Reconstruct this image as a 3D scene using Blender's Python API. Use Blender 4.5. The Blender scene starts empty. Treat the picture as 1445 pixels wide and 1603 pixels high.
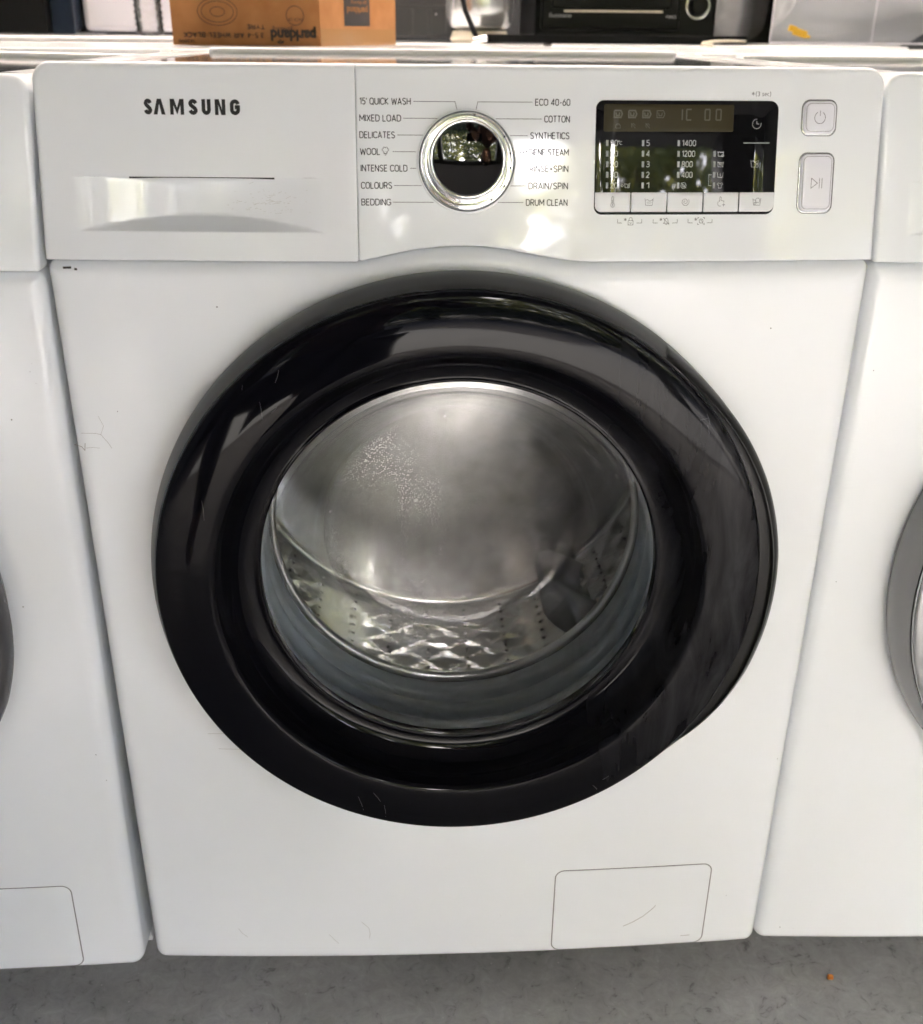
import bpy, bmesh, math, random
import numpy as np
from mathutils import Vector, Matrix
random.seed(4); rng = np.random.default_rng(4)
PI = math.pi
sc = bpy.context.scene
COL = sc.collection

# ------------------------------------------------------------------ camera
cam_d = bpy.data.cameras.new('camera'); cam = bpy.data.objects.new('camera', cam_d); COL.objects.link(cam)
yaw, pit, rol = 0.04849, 0.44406, 0.00961
fw = Vector((math.sin(yaw)*math.cos(pit), math.cos(yaw)*math.cos(pit), -math.sin(pit)))
rt = Vector((math.cos(yaw), -math.sin(yaw), 0)); up = rt.cross(fw)
r2 = rt*math.cos(rol)+up*math.sin(rol); u2 = -rt*math.sin(rol)+up*math.cos(rol)
cam.matrix_world = Matrix(((r2.x, u2.x, -fw.x, -0.03848), (r2.y, u2.y, -fw.y, -0.76635), (r2.z, u2.z, -fw.z, 0.87036), (0, 0, 0, 1)))
cam_d.sensor_width = 36; cam_d.lens = 1644.04/1603*36; cam_d.shift_y = (831.97-801.5)/1603
cam_d.clip_start = 0.02; cam_d.clip_end = 500
cam_d.dof.use_dof = True; cam_d.dof.focus_distance = 0.86; cam_d.dof.aperture_fstop = 8.0
sc.camera = cam

# ------------------------------------------------------------------ world, sun, exposure
w = bpy.data.worlds.new('World'); sc.world = w; w.use_nodes = True
nt = w.node_tree
sky = nt.nodes.new('ShaderNodeTexSky'); sky.sky_type = 'NISHITA'; sky.sun_disc = False
SUN_EL, SUN_AZ = math.radians(54), math.radians(186)     # high, from the open side
sky.sun_elevation = SUN_EL; sky.sun_rotation = SUN_AZ; sky.air_density = .85; sky.dust_density = 6.0; sky.ozone_density = 1.0
nt.links.new(sky.outputs[0], nt.nodes['Background'].inputs[0]); nt.nodes['Background'].inputs[1].default_value = 0.15
sl = bpy.data.lights.new('sun', 'SUN'); sl.energy = 2.3; sl.angle = math.radians(0.5); sl.color = (1, .96, .91)
sun = bpy.data.objects.new('sun', sl); COL.objects.link(sun)
sd = Vector((math.sin(SUN_AZ)*math.cos(SUN_EL), math.cos(SUN_AZ)*math.cos(SUN_EL), math.sin(SUN_EL)))
sun.rotation_euler = sd.to_track_quat('Z', 'Y').to_euler()
sc.view_settings.view_transform = 'Standard'; sc.view_settings.look = 'None'
sc.view_settings.exposure = 5.75; sc.view_settings.gamma = 1
sc.cycles.use_denoising = True
try: sc.cycles.denoiser = 'OPENIMAGEDENOISE'
except Exception: pass
sc.cycles.max_bounces = 14; sc.cycles.transparent_max_bounces = 24; sc.cycles.diffuse_bounces = 6; sc.cycles.glossy_bounces = 8
sc.cycles.transmission_bounces = 12
sc.cycles.sample_clamp_indirect = 6

# ------------------------------------------------------------------ helpers
def mat(name, color=(.8, .8, .8), rough=.5, metal=0, spec=.5, coat=0, coat_r=.03, trans=0, ior=1.45, alpha=1):
    m = bpy.data.materials.new(name); m.use_nodes = True
    b = m.node_tree.nodes['Principled BSDF']
    b.inputs['Base Color'].default_value = (*color, 1); b.inputs['Roughness'].default_value = rough
    b.inputs['Metallic'].default_value = metal; b.inputs['Specular IOR Level'].default_value = spec
    b.inputs['Coat Weight'].default_value = coat; b.inputs['Coat Roughness'].default_value = coat_r
    b.inputs['Transmission Weight'].default_value = trans; b.inputs['IOR'].default_value = ior
    b.inputs['Alpha'].default_value = alpha
    return m
def N(m, t, **kw):
    n = m.node_tree.nodes.new(t)
    for k, v in kw.items():
        if k in n.inputs.keys(): n.inputs[k].default_value = v
        else: setattr(n, k, v)
    return n
def L(m, a, b): m.node_tree.links.new(a, b)
def coords(m, scale=(1, 1, 1)):
    t = N(m, 'ShaderNodeTexCoord'); mp = N(m, 'ShaderNodeMapping'); mp.inputs['Scale'].default_value = scale
    L(m, t.outputs['Object'], mp.inputs['Vector']); return mp.outputs[0]
def bsdf(m): return m.node_tree.nodes['Principled BSDF']
def ramp(m, src, stops):
    r = N(m, 'ShaderNodeValToRGB'); e = r.color_ramp.elements
    e[0].position, e[0].color = stops[0][0], (*stops[0][1], 1)
    e[1].position, e[1].color = stops[-1][0], (*stops[-1][1], 1)
    for p, c in stops[1:-1]:
        q = e.new(p); q.color = (*c, 1)
    L(m, src, r.inputs[0]); return r.outputs[0]
def g3(v): return (v, v, v)
def bump(m, src, strength, dist=.001):
    b = N(m, 'ShaderNodeBump', Strength=strength, Distance=dist); L(m, src, b.inputs['Height'])
    L(m, b.outputs[0], bsdf(m).inputs['Normal']); return b
def mesh_obj(name, V, F, m, parent=None, smooth=True, edge=None):
    me = bpy.data.meshes.new(name); me.from_pydata([tuple(map(float, v)) for v in V], [], [tuple(map(int, f)) for f in F]); me.update()
    if smooth: me.polygons.foreach_set('use_smooth', [True]*len(me.polygons))
    if m: me.materials.append(m)
    o = bpy.data.objects.new(name, me); COL.objects.link(o)
    if parent: o.parent = parent
    if edge:
        md = o.modifiers.new('split', 'EDGE_SPLIT'); md.split_angle = math.radians(edge)
    return o
def thing(name, label, cat, loc=(0, 0, 0), rot=(0, 0, 0), group=None):
    o = bpy.data.objects.new(name, None); COL.objects.link(o); o.location = loc; o.rotation_euler = rot
    o['label'] = label; o['category'] = cat
    if group: o['group'] = group
    return o
def tag(o, label, cat, group=None):
    o['label'] = label; o['category'] = cat
    if group: o['group'] = group
    return o
def box_bm(bm, x0, x1, y0, y1, z0, z1, bev=0, seg=2):
    vs = [bm.verts.new(p) for p in [(x0,y0,z0),(x1,y0,z0),(x1,y1,z0),(x0,y1,z0),(x0,y0,z1),(x1,y0,z1),(x1,y1,z1),(x0,y1,z1)]]
    fs = [bm.faces.new([vs[i] for i in f]) for f in [(0,3,2,1),(4,5,6,7),(0,1,5,4),(1,2,6,5),(2,3,7,6),(3,0,4,7)]]
    if bev:
        es = list({e for f in fs for e in f.edges})
        bmesh.ops.bevel(bm, geom=es, offset=bev, segments=seg, affect='EDGES', profile=.5)
def bm_obj(name, bm, m, parent=None, smooth=False):
    me = bpy.data.meshes.new(name); bm.normal_update(); bm.to_mesh(me); bm.free()
    if smooth: me.polygons.foreach_set('use_smooth', [True]*len(me.polygons))
    me.materials.append(m); o = bpy.data.objects.new(name, me); COL.objects.link(o)
    if parent: o.parent = parent
    return o
def box(name, x0, x1, y0, y1, z0, z1, m, parent=None, bev=0, seg=2, smooth=False):
    bm = bmesh.new(); box_bm(bm, x0, x1, y0, y1, z0, z1, bev, seg)
    return bm_obj(name, bm, m, parent, smooth)
def grid_faces(nr, nc, wrap=False, off=0):
    F = []
    for i in range(nr-1):
        for j in range(nc if wrap else nc-1):
            k = (j+1) % nc
            F.append((off+i*nc+j, off+i*nc+k, off+(i+1)*nc+k, off+(i+1)*nc+j))
    return F
def lathe_pts(profile, n, fn):
    """profile [(r, p)...]; fn(r, p, theta) -> point"""
    V = [fn(r, p, 2*PI*j/n) for r, p in profile for j in range(n)]
    return V, grid_faces(len(profile), n, True)
def tube(name, pts, r, m, parent=None, seg=10, closed=False, taper=None):
    P = [Vector(p) for p in pts]; n = len(P); V = []
    prev = None
    for i in range(n):
        a = P[(i-1) % n] if (closed or i > 0) else P[i]; b = P[(i+1) % n] if (closed or i < n-1) else P[i]
        t = (b-a).normalized()
        if prev is None:
            q = Vector((0, 0, 1)) if abs(t.z) < .9 else Vector((1, 0, 0)); nrm = t.cross(q).normalized()
        else: nrm = (prev-t*prev.dot(t)).normalized()
        prev = nrm; bn = t.cross(nrm); rr = taper[i] if taper else r
        for j in range(seg):
            a_ = 2*PI*j/seg; V.append(P[i]+nrm*rr*math.cos(a_)+bn*rr*math.sin(a_))
    F = grid_faces(n, seg, True)
    if closed: F += [((n-1)*seg+j, (n-1)*seg+(j+1) % seg, (j+1) % seg, j) for j in range(seg)]
    else: F += [tuple(reversed(range(seg))), tuple(range((n-1)*seg, n*seg))]
    return mesh_obj(name, V, F, m, parent, True)

# ------------------------------------------------------------------ machine surfaces (local metres; x right, y back, z up)
ZS, BK, BOW, W = 0.7213, 0.0322, 0.00875, 0.299
PHI = math.atan2(BK, .85-ZS); CPH, SPH = math.cos(PHI), math.sin(PHI)
def bow(x): return -BOW*(1-min(1, abs(x)/W)**2)
def pan_y(x, z): return (z-ZS)/(.85-ZS)*BK+bow(x)
def pm(x, z, h=0.0):
    """panel point; x and z in mm, h mm out along the panel normal"""
    x, z, h = x/1000, z/1000, h/1000
    sx = 2*BOW*x/W**2
    n = Vector((sx, -CPH, SPH)); n.normalize()
    return Vector((x, pan_y(x, z), z))+n*h
def bo(x, z, h=0.0):
    """body front point, mm"""
    x, z, h = x/1000, z/1000, h/1000
    sx = 2*BOW*x/W**2; n = Vector((sx, -1, 0)).normalized()
    return Vector((x, bow(x), z))+n*h
def seam(x):
    """height of the joint between panel and body, metres"""
    X = [-.3, -.0765, -.0751, -.0637, -.0501, -.0319, -.0138, .0, .0134, .0316, .05, .0686, .080, .0871, .1, .3]
    Z = [.7213, .7213, .7220, .7240, .7271, .7303, .7318, .7321, .7316, .7294, .7258, .7229, .7217, .7214, .7213, .7213]
    return float(np.interp(x, X, Z))
def seam_s(x): return sum(seam(x+d) for d in (-.004, -.002, 0, .002, .004))/5 if abs(x) < .11 and x > -.074 else seam(x)

# ------------------------------------------------------------------ materials
def make_white(name, col, rough, dirt=True, wav=.02):
    m = mat(name, col, rough, spec=.5)
    c = coords(m)
    n1 = N(m, 'ShaderNodeTexNoise', Scale=9.0, Detail=6.0, Roughness=.6); L(m, c, n1.inputs['Vector'])
    rr = N(m, 'ShaderNodeMapRange'); rr.inputs[1].default_value = .35; rr.inputs[2].default_value = .7
    rr.inputs[3].default_value = rough*.75; rr.inputs[4].default_value = rough*1.7
    L(m, n1.outputs[0], rr.inputs[0]); L(m, rr.outputs[0], bsdf(m).inputs['Roughness'])
    n2 = N(m, 'ShaderNodeTexNoise', Scale=28.0, Detail=2.0); L(m, c, n2.inputs['Vector'])
    bump(m, n2.outputs[0], wav, .004)
    # small specks of grime, very faint yellowing
    v = N(m, 'ShaderNodeTexVoronoi', Scale=24.0); L(m, c, v.inputs['Vector'])
    lt = N(m, 'ShaderNodeMath', operation='LESS_THAN'); lt.inputs[1].default_value = .022; L(m, v.outputs['Distance'], lt.inputs[0])
    gt = N(m, 'ShaderNodeMath', operation='GREATER_THAN'); gt.inputs[1].default_value = .72
    sp = N(m, 'ShaderNodeSeparateColor'); L(m, v.outputs['Color'], sp.inputs[0]); L(m, sp.outputs[0], gt.inputs[0])
    mu = N(m, 'ShaderNodeMath', operation='MULTIPLY'); L(m, lt.outputs[0], mu.inputs[0]); L(m, gt.outputs[0], mu.inputs[1])
    mu2 = N(m, 'ShaderNodeMath', operation='MULTIPLY'); mu2.inputs[1].default_value = .55 if dirt else 0; L(m, mu.outputs[0], mu2.inputs[0])
    mx = N(m, 'ShaderNodeMix', data_type='RGBA'); mx.inputs[7].default_value = (.2, .19, .17, 1)
    base = ramp(m, n1.outputs[0], [(.3, tuple(k*.975 for k in col)), (.7, col)])
    L(m, mu2.outputs[0], mx.inputs[0]); L(m, base, mx.inputs[6]); L(m, mx.outputs[2], bsdf(m).inputs['Base Color'])
    return m
M_PANEL = make_white('white_gloss_plastic', (.775, .798, .828), .055, wav=.05)
M_BODY = make_white('white_painted_steel', (.775, .798, .828), .15, wav=.06)
M_SIDE = mat('white_cabinet', (.76, .765, .79), .3)
M_GAP = mat('shadow_gap_plastic', (.03, .03, .03), .6)
M_FLAP = make_white('white_flap_plastic', (.77, .793, .823), .13, wav=.03)
M_INK = mat('dark_grey_ink', (.022, .023, .03), .6, spec=.2)
M_LOGO = mat('black_logo_ink', (.012, .012, .014), .35)
M_SCR = mat('scratch_grey', (.32, .30, .29), .7)
M_CHROME = mat('chrome', (.86, .86, .87), .07, metal=1)
M_CHROME_S = mat('satin_chrome', (.72, .72, .73), .2, metal=1)
M_BLACKGLASS = mat('black_glass', (.004, .004, .005), .02, spec=.6)
M_KNOBGLASS = mat('black_knob_glass', (.003, .003, .003), .01, spec=1.0)
M_LCD = mat('lcd_brown', (.040, .033, .018), .22, spec=.18)
M_LCDSEG = mat('lcd_segment', (.072, .064, .044), .3)
M_PRINTW = mat('white_print', (.42, .43, .43), .5)
M_LEDOFF = mat('indicator_grey', (.30, .31, .31), .4)
M_KEY = mat('silver_white_key', (.68, .69, .71), .28)
M_CLEARBTN = mat('lilac_white_key', (.70, .70, .76), .12)
def gloss_black():
    m = mat('gloss_black_plastic', (.0025, .0025, .004), .05, spec=.17)
    c = coords(m, (1, 1, 1))
    n = N(m, 'ShaderNodeTexNoise', Scale=6.0, Detail=8.0, Roughness=.65, Distortion=.6); L(m, c, n.inputs['Vector'])
    # dusty smears where hands have wiped, heavier beside the handle
    t = N(m, 'ShaderNodeTexCoord'); sx = N(m, 'ShaderNodeSeparateXYZ'); L(m, t.outputs['Object'], sx.inputs[0])
    mr = N(m, 'ShaderNodeMapRange'); mr.inputs[1].default_value = .10; mr.inputs[2].default_value = .21; L(m, sx.outputs[0], mr.inputs[0])
    st = N(m, 'ShaderNodeTexNoise', Scale=26.0, Detail=8.0, Roughness=.6, Distortion=1.2)
    mp = N(m, 'ShaderNodeMapping'); mp.inputs['Scale'].default_value = (1.6, 1, .35); L(m, t.outputs['Object'], mp.inputs[0]); L(m, mp.outputs[0], st.inputs['Vector'])
    s2 = N(m, 'ShaderNodeMapRange'); s2.inputs[1].default_value = .38; s2.inputs[2].default_value = .72; L(m, st.outputs[0], s2.inputs[0])
    mu = N(m, 'ShaderNodeMath', operation='MULTIPLY'); L(m, mr.outputs[0], mu.inputs[0]); L(m, s2.outputs[0], mu.inputs[1])
    mu.use_clamp = True
    mx = N(m, 'ShaderNodeMix', data_type='RGBA'); mx.inputs[6].default_value = (.0025, .0025, .004, 1); mx.inputs[7].default_value = (.030, .030, .033, 1)
    L(m, mu.outputs[0], mx.inputs[0]); L(m, mx.outputs[2], bsdf(m).inputs['Base Color'])
    r = N(m, 'ShaderNodeMapRange'); r.inputs[1].default_value = .3; r.inputs[2].default_value = .75; r.inputs[3].default_value = .015; r.inputs[4].default_value = .09
    L(m, n.outputs[0], r.inputs[0]); L(m, r.outputs[0], bsdf(m).inputs['Roughness'])
    return m
M_RING = gloss_black()
M_BAND = mat('dark_grey_plastic', (.035, .035, .035), .35)
M_HANDLE = mat('satin_black_plastic', (.008, .008, .008), .28)
M_RUBBER = mat('grey_rubber', (.58, .63, .66), .3)
def steel_mat():
    m = mat('stainless_drum', (.82, .81, .80), .2, metal=1)
    c = coords(m); n = N(m, 'ShaderNodeTexNoise', Scale=40.0, Detail=5.0); L(m, c, n.inputs['Vector'])
    r = N(m, 'ShaderNodeMapRange'); r.inputs[3].default_value = .10; r.inputs[4].default_value = .34; L(m, n.outputs[0], r.inputs[0]); L(m, r.outputs[0], bsdf(m).inputs['Roughness'])
    return m
M_STEEL = steel_mat()
M_LIP = mat('polished_drum_lip', (.85, .84, .82), .22, metal=.7)
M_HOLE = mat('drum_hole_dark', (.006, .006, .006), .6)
def glass_mat(name, wet=False, tint=(.96, .97, .975), fog=.8, low=False, deep=False, veil=.36, base=.05, vs=480.0, sp=((.06, .95), (.28, .55), (.6, .28))):
    """thin clear glass: lets light straight through, mirrors by Fresnel, optional condensation"""
    m = bpy.data.materials.new(name); m.use_nodes = True; t = m.node_tree; t.nodes.remove(bsdf(m))
    out = t.nodes['Material Output']
    tr = N(m, 'ShaderNodeBsdfTransparent'); tr.inputs[0].default_value = (*tint, 1)
    gl = N(m, 'ShaderNodeBsdfGlossy', Roughness=.02)
    fr = N(m, 'ShaderNodeFresnel', IOR=1.52); mx = N(m, 'ShaderNodeMixShader')
    L(m, fr.outputs[0], mx.inputs[0]); L(m, tr.outputs[0], mx.inputs[1]); L(m, gl.outputs[0], mx.inputs[2])
    last = mx.outputs[0]
    if wet:
        c = coords(m)
        v = N(m, 'ShaderNodeTexVoronoi', Scale=vs); v.inputs['Randomness'].default_value = 1.0; L(m, c, v.inputs['Vector'])
        inv = N(m, 'ShaderNodeMapRange'); inv.inputs[1].default_value = .0; inv.inputs[2].default_value = .6; inv.inputs[3].default_value = 1; inv.inputs[4].default_value = 0
        L(m, v.outputs['Distance'], inv.inputs[0])
        big = N(m, 'ShaderNodeTexNoise', Scale=11.0, Detail=5.0, Roughness=.55, Distortion=.8); mpb = N(m, 'ShaderNodeMapping'); mpb.inputs['Scale'].default_value = (1.5, 1, .55); L(m, c, mpb.inputs['Vector']); L(m, mpb.outputs[0], big.inputs['Vector'])
        mk = N(m, 'ShaderNodeMapRange'); mk.inputs[1].default_value = .30; mk.inputs[2].default_value = .62; L(m, big.outputs[0], mk.inputs[0])
        bp = N(m, 'ShaderNodeBump', Strength=.9, Distance=.0012); L(m, inv.outputs[0], bp.inputs['Height'])
        g2 = N(m, 'ShaderNodeBsdfGlossy', Roughness=.16); L(m, bp.outputs[0], g2.inputs['Normal'])
        g2.inputs[0].default_value = (.8, .8, .8, 1)
        rf = N(m, 'ShaderNodeBsdfRefraction', Roughness=.08, IOR=1.2); L(m, bp.outputs[0], rf.inputs['Normal'])
        df = N(m, 'ShaderNodeBsdfDiffuse'); L(m, ramp(m, v.outputs['Distance'], [(a_, g3(b_)) for a_, b_ in sp]), df.inputs[0]); L(m, bp.outputs[0], df.inputs['Normal'])
        a = N(m, 'ShaderNodeMixShader'); a.inputs[0].default_value = .16; L(m, rf.outputs[0], a.inputs[1]); L(m, g2.outputs[0], a.inputs[2])
        b = N(m, 'ShaderNodeMixShader'); b.inputs[0].default_value = veil; L(m, a.outputs[0], b.inputs[1]); L(m, df.outputs[0], b.inputs[2])
        k = N(m, 'ShaderNodeMath', operation='MULTIPLY_ADD'); k.inputs[1].default_value = fog; k.inputs[2].default_value = base; L(m, mk.outputs[0], k.inputs[0])
        if deep:     # only the inner end of the bowl is misted
            ty = N(m, 'ShaderNodeTexCoord'); sy_ = N(m, 'ShaderNodeSeparateXYZ'); L(m, ty.outputs['Object'], sy_.inputs[0])
            ry = N(m, 'ShaderNodeMapRange'); ry.inputs[1].default_value = .038; ry.inputs[2].default_value = .052; L(m, sy_.outputs[1], ry.inputs[0])
            k1 = k; k = N(m, 'ShaderNodeMath', operation='MULTIPLY'); L(m, k1.outputs[0], k.inputs[0]); L(m, ry.outputs[0], k.inputs[1])
        if low:      # condensation thickened low left, painting in the bright light there
            tc_ = N(m, 'ShaderNodeTexCoord'); dt = N(m, 'ShaderNodeVectorMath', operation='DOT_PRODUCT'); dt.inputs[1].default_value = low[0]; L(m, tc_.outputs['Object'], dt.inputs[0])
            rg = N(m, 'ShaderNodeMapRange'); rg.inputs[1].default_value = low[1]; rg.inputs[2].default_value = low[2]; rg.inputs[3].default_value = low[3]; L(m, dt.outputs['Value'], rg.inputs[0])
            k0 = k; k = N(m, 'ShaderNodeMath', operation='MULTIPLY'); L(m, k0.outputs[0], k.inputs[0]); L(m, rg.outputs[0], k.inputs[1])
        fin = N(m, 'ShaderNodeMixShader'); L(m, k.outputs[0], fin.inputs[0]); L(m, last, fin.inputs[1]); L(m, b.outputs[0], fin.inputs[2])
        # greasy smears dried on the glass
        sm = N(m, 'ShaderNodeTexNoise', Scale=16.0, Detail=8.0, Roughness=.6, Distortion=2.5); L(m, c, sm.inputs['Vector'])
        smr = N(m, 'ShaderNodeMapRange'); smr.inputs[1].default_value = .46; smr.inputs[2].default_value = .72; smr.inputs[4].default_value = .16; L(m, sm.outputs[0], smr.inputs[0])
        d2 = N(m, 'ShaderNodeBsdfDiffuse'); d2.inputs[0].default_value = (.5, .5, .52, 1)
        f2 = N(m, 'ShaderNodeMixShader'); L(m, smr.outputs[0], f2.inputs[0]); L(m, fin.outputs[0], f2.inputs[1]); L(m, d2.outputs[0], f2.inputs[2])
        last = f2.outputs[0]
    L(m, last, out.inputs[0]); return m
M_GLASS = glass_mat('clear_bowl_glass'); M_WET = glass_mat('fogged_bowl_glass', True, fog=.8, low=((-.93, 0, -.36), -.235, -.13, .15), veil=.5, base=.04, vs=560.0, sp=((.06, 1), (.3, .45), (.6, .12))); M_WET2 = glass_mat('misted_bowl_side_glass', True, fog=.45, low=((-.64, 0, -.77), -.335, -.240, 0), deep=True, veil=.6, base=.0, vs=650.0, sp=((.05, .9), (.6, .6)))
M_CLEAR = glass_mat('clear_plastic', tint=(.86, .87, .88))

# ------------------------------------------------------------------ plates
def edge_roll(d, R):
    return 0.0 if d >= R else R-math.sqrt(max(0, R*R-(R-d)**2))
EDGE = [0, .00012, .0004, .0009, .0016, .0025, .0036, .005, .0066, .0085, .011]
def panel_plate(name, x0, x1, m, parent, rl, rr, R=.0035, mod=None, extra_z=(), extra_x=(), corner_l=0, corner_r=0):
    """a column grid on the tilted panel surface with rolled edges and returned sides"""
    xs = sorted(set([x0+e for e in EDGE]+[x1-e for e in EDGE]+list(np.arange(x0+.013, x1-.012, .004))+[x for x in extra_x if x0 < x < x1]))
    zr = sorted(set(list(np.arange(.735, .842, .004))+list(extra_z)))
    V = []; nrow = None
    for x in xs:
        zb = seam_s(x)+.0006; zt = .85
        for cr, xe, s in ((corner_l, x0, 1), (corner_r, x1, -1)):
            d = (x-xe)*s
            if cr and d < cr: zt = .85-(cr-math.sqrt(max(0, cr*cr-(cr-d)**2)))
            if d < .002: zb += .002-math.sqrt(max(0, .002**2-(.002-d)**2))
        mid = [zb+.0125+(zt-.009-(zb+.0125))*(zz-.735)/(.842-.735) if not mod else min(max(zz, zb+.0115), zt-.0115) for zz in zr]
        rows = [zb+e for e in EDGE]+mid+[zt-e for e in reversed(EDGE)]
        nrow = len(rows)
        for z in rows:
            d = min(x-x0 if rl else 9, x1-x if rr else 9, (zt-z), (z-zb)*2.5+.0005)
            # distance in the rounded corner
            for cr, xe, s in ((corner_l, x0, 1), (corner_r, x1, -1)):
                if cr:
                    dx, dz = (x-xe)*s, .85-z
                    if dx < cr and dz < cr: d = min(d if d < 0 else 9, max(0, cr-math.hypot(cr-dx, cr-dz)))
            if not rl: d = min(d, (x-x0)*4+.001)
            if not rr: d = min(d, (x1-x)*4+.001)
            y = pan_y(x, z)+edge_roll(max(d, 0), R)
            if mod: y += mod(x, z)
            V.append((x, y, z))
    nc = len(xs); F = grid_faces(nc, nrow)
    F = [tuple(reversed(f)) for f in F]
    # return flange to the back
    rim = [i*nrow for i in range(nc)]+[(nc-1)*nrow+j for j in range(1, nrow)]+[i*nrow+nrow-1 for i in range(nc-2, -1, -1)]+[j for j in range(nrow-2, 0, -1)]
    base = len(V)
    for i in rim: V.append((V[i][0], max(.055, V[i][1]+.02), V[i][2]))
    k = len(rim)
    F += [(rim[a], rim[(a+1) % k], base+(a+1) % k, base+a) for a in range(k)]
    o = mesh_obj(name, V, F, m, parent, True, 50)
    bm = bmesh.new(); bm.from_mesh(o.data); bmesh.ops.remove_doubles(bm, verts=bm.verts, dist=1e-6); bmesh.ops.recalc_face_normals(bm, faces=bm.faces)
    bm.to_mesh(o.data); bm.free()
    return o
def rrect(x0, x1, z0, z1, r, n=8):
    """rounded rectangle outline, counter-clockwise, r may be 4 radii (bl, br, tr, tl)"""
    r = (r,)*4 if not isinstance(r, tuple) else r
    P = []
    for (cx, cz, a0, q) in ((x0, z0, PI, r[0]), (x1, z0, 1.5*PI, r[1]), (x1, z1, 0, r[2]), (x0, z1, .5*PI, r[3])):
        sx = 1 if cx == x0 else -1; sz = 1 if cz == z0 else -1
        for i in range(n+1):
            a = a0+.5*PI*i/n; P.append((cx+sx*q+q*math.cos(a), cz+sz*q+q*math.sin(a)))
    return P
def densify(P, step):
    Q = []
    for i in range(len(P)):
        a, b = P[i], P[(i+1) % len(P)]; n = max(1, int(math.hypot(b[0]-a[0], b[1]-a[1])/step))
        Q += [(a[0]+(b[0]-a[0])*k/n, a[1]+(b[1]-a[1])*k/n) for k in range(n)]
    return Q
def slab(name, outline, fn, h0, h1, m, parent, bev=.5, dish=0, smooth=True, edge=40):
    """outline in mm (ccw seen from the front), raised from h0 to h1 mm over the surface fn, bevelled rim"""
    P = densify(outline, 4.0); cx = sum(p[0] for p in P)/len(P); cz = sum(p[1] for p in P)/len(P)
    n = len(P); nr = []
    for i in range(n):
        a, b = P[i-1], P[(i+1) % n]; tx, tz = b[0]-a[0], b[1]-a[1]; l = math.hypot(tx, tz) or 1; nr.append((-tz/l, tx/l))
    V = []; rings = [(0, h0), (0, h1-bev), (bev*.3, h1-bev*.3), (bev, h1)]
    for ins, h in rings: V += [fn(P[i][0]+nr[i][0]*ins, P[i][1]+nr[i][1]*ins, h) for i in range(n)]
    for f in (.75, .5, .25):
        V += [fn(cx+(P[i][0]+nr[i][0]*bev-cx)*f, cz+(P[i][1]+nr[i][1]*bev-cz)*f, h1-dish*(1-f*f)) for i in range(n)]
    k = len(rings)+3; V.append(fn(cx, cz, h1-dish)); c = len(V)-1
    F = grid_faces(k, n, True)+[((k-1)*n+i, (k-1)*n+(i+1) % n, c) for i in range(n)]
    return mesh_obj(name, V, F, m, parent, smooth, edge)
def flat(name, outline, fn, h, m, parent):
    V = [fn(x, z, h) for x, z in outline]; return mesh_obj(name, V, [tuple(range(len(V)))], m, parent, False)
def strokes(name, polys, fn, h, wd, m, parent, ox=0, oz=0, s=1.0, sx=None):
    """flat printed line art: polylines in mm turned to ribbons lying on the surface"""
    sx = sx or s; V = []; F = []; cut = []
    for P in polys:      # break each line at its sharp corners
        P = [p for i, p in enumerate(P) if i == 0 or math.hypot(p[0]-P[i-1][0], p[1]-P[i-1][1]) > 1e-6]
        if len(P) < 2: continue
        cur = [P[0]]
        for i in range(1, len(P)):
            cur.append(P[i])
            if i < len(P)-1:
                ax, az = (P[i][0]-P[i-1][0])*sx, (P[i][1]-P[i-1][1])*s; bx_, bz = (P[i+1][0]-P[i][0])*sx, (P[i+1][1]-P[i][1])*s
                la, lb = math.hypot(ax, az) or 1e-9, math.hypot(bx_, bz) or 1e-9
                if (ax*bx_+az*bz)/(la*lb) < .5:
                    e = wd*.42; cur[-1] = (P[i][0]+ax/la*e/sx, P[i][1]+az/la*e/s); cut.append(cur)
                    cur = [(P[i][0]-bx_/lb*e/sx, P[i][1]-bz/lb*e/s)]
        if cur[0] != P[0] or len(cur) < len(P): cur_closed = False
        cut.append(cur)
    for pi_, P in enumerate(cut):
        h += .003 if pi_ else 0
        closed = len(P) > 2 and P[0] == P[-1]
        Q = [(ox+p[0]*sx, oz+p[1]*s) for p in (P[:-1] if closed else P)]; n = len(Q); b = len(V)
        for i in range(n):
            p0 = Q[i-1] if (closed or i > 0) else None; p1 = Q[(i+1) % n] if (closed or i < n-1) else None
            def un(a, c):
                l = math.hypot(c[0]-a[0], c[1]-a[1]) or 1e-9; return ((c[0]-a[0])/l, (c[1]-a[1])/l)
            t0 = un(p0, Q[i]) if p0 else un(Q[i], p1); t1 = un(Q[i], p1) if p1 else t0
            nx, nz = -(t0[1]+t1[1])/2, (t0[0]+t1[0])/2; l2 = max(nx*nx+nz*nz, .25); nx, nz = nx/l2*wd/2, nz/l2*wd/2
            V += [fn(Q[i][0]+nx, Q[i][1]+nz, h), fn(Q[i][0]-nx, Q[i][1]-nz, h)]
        for i in range(n if closed else n-1):
            j = (i+1) % n; F.append((b+2*i, b+2*i+1, b+2*j+1, b+2*j))
    return mesh_obj(name, V, F, m, parent, False)
def arc(cx, cz, r, a0, a1, n=16, rz=None):
    rz = rz or r
    return [(cx+r*math.cos(math.radians(a0+(a1-a0)*i/n)), cz+rz*math.sin(math.radians(a0+(a1-a0)*i/n))) for i in range(n+1)]
_tc = {}
def _A(*a): return arc(*a)
def _r(x0, x1, z0, z1, r, a=0):
    P = rrect(x0, x1, z0, z1, r, 4); return P+[P[0]]
_C = lambda w=.62: arc(w/2, .5+.5-w*.42, w/2, 20, 180, 7, w*.42)+arc(w/2, w*.42, w/2, 180, 340, 7, w*.42)
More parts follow.
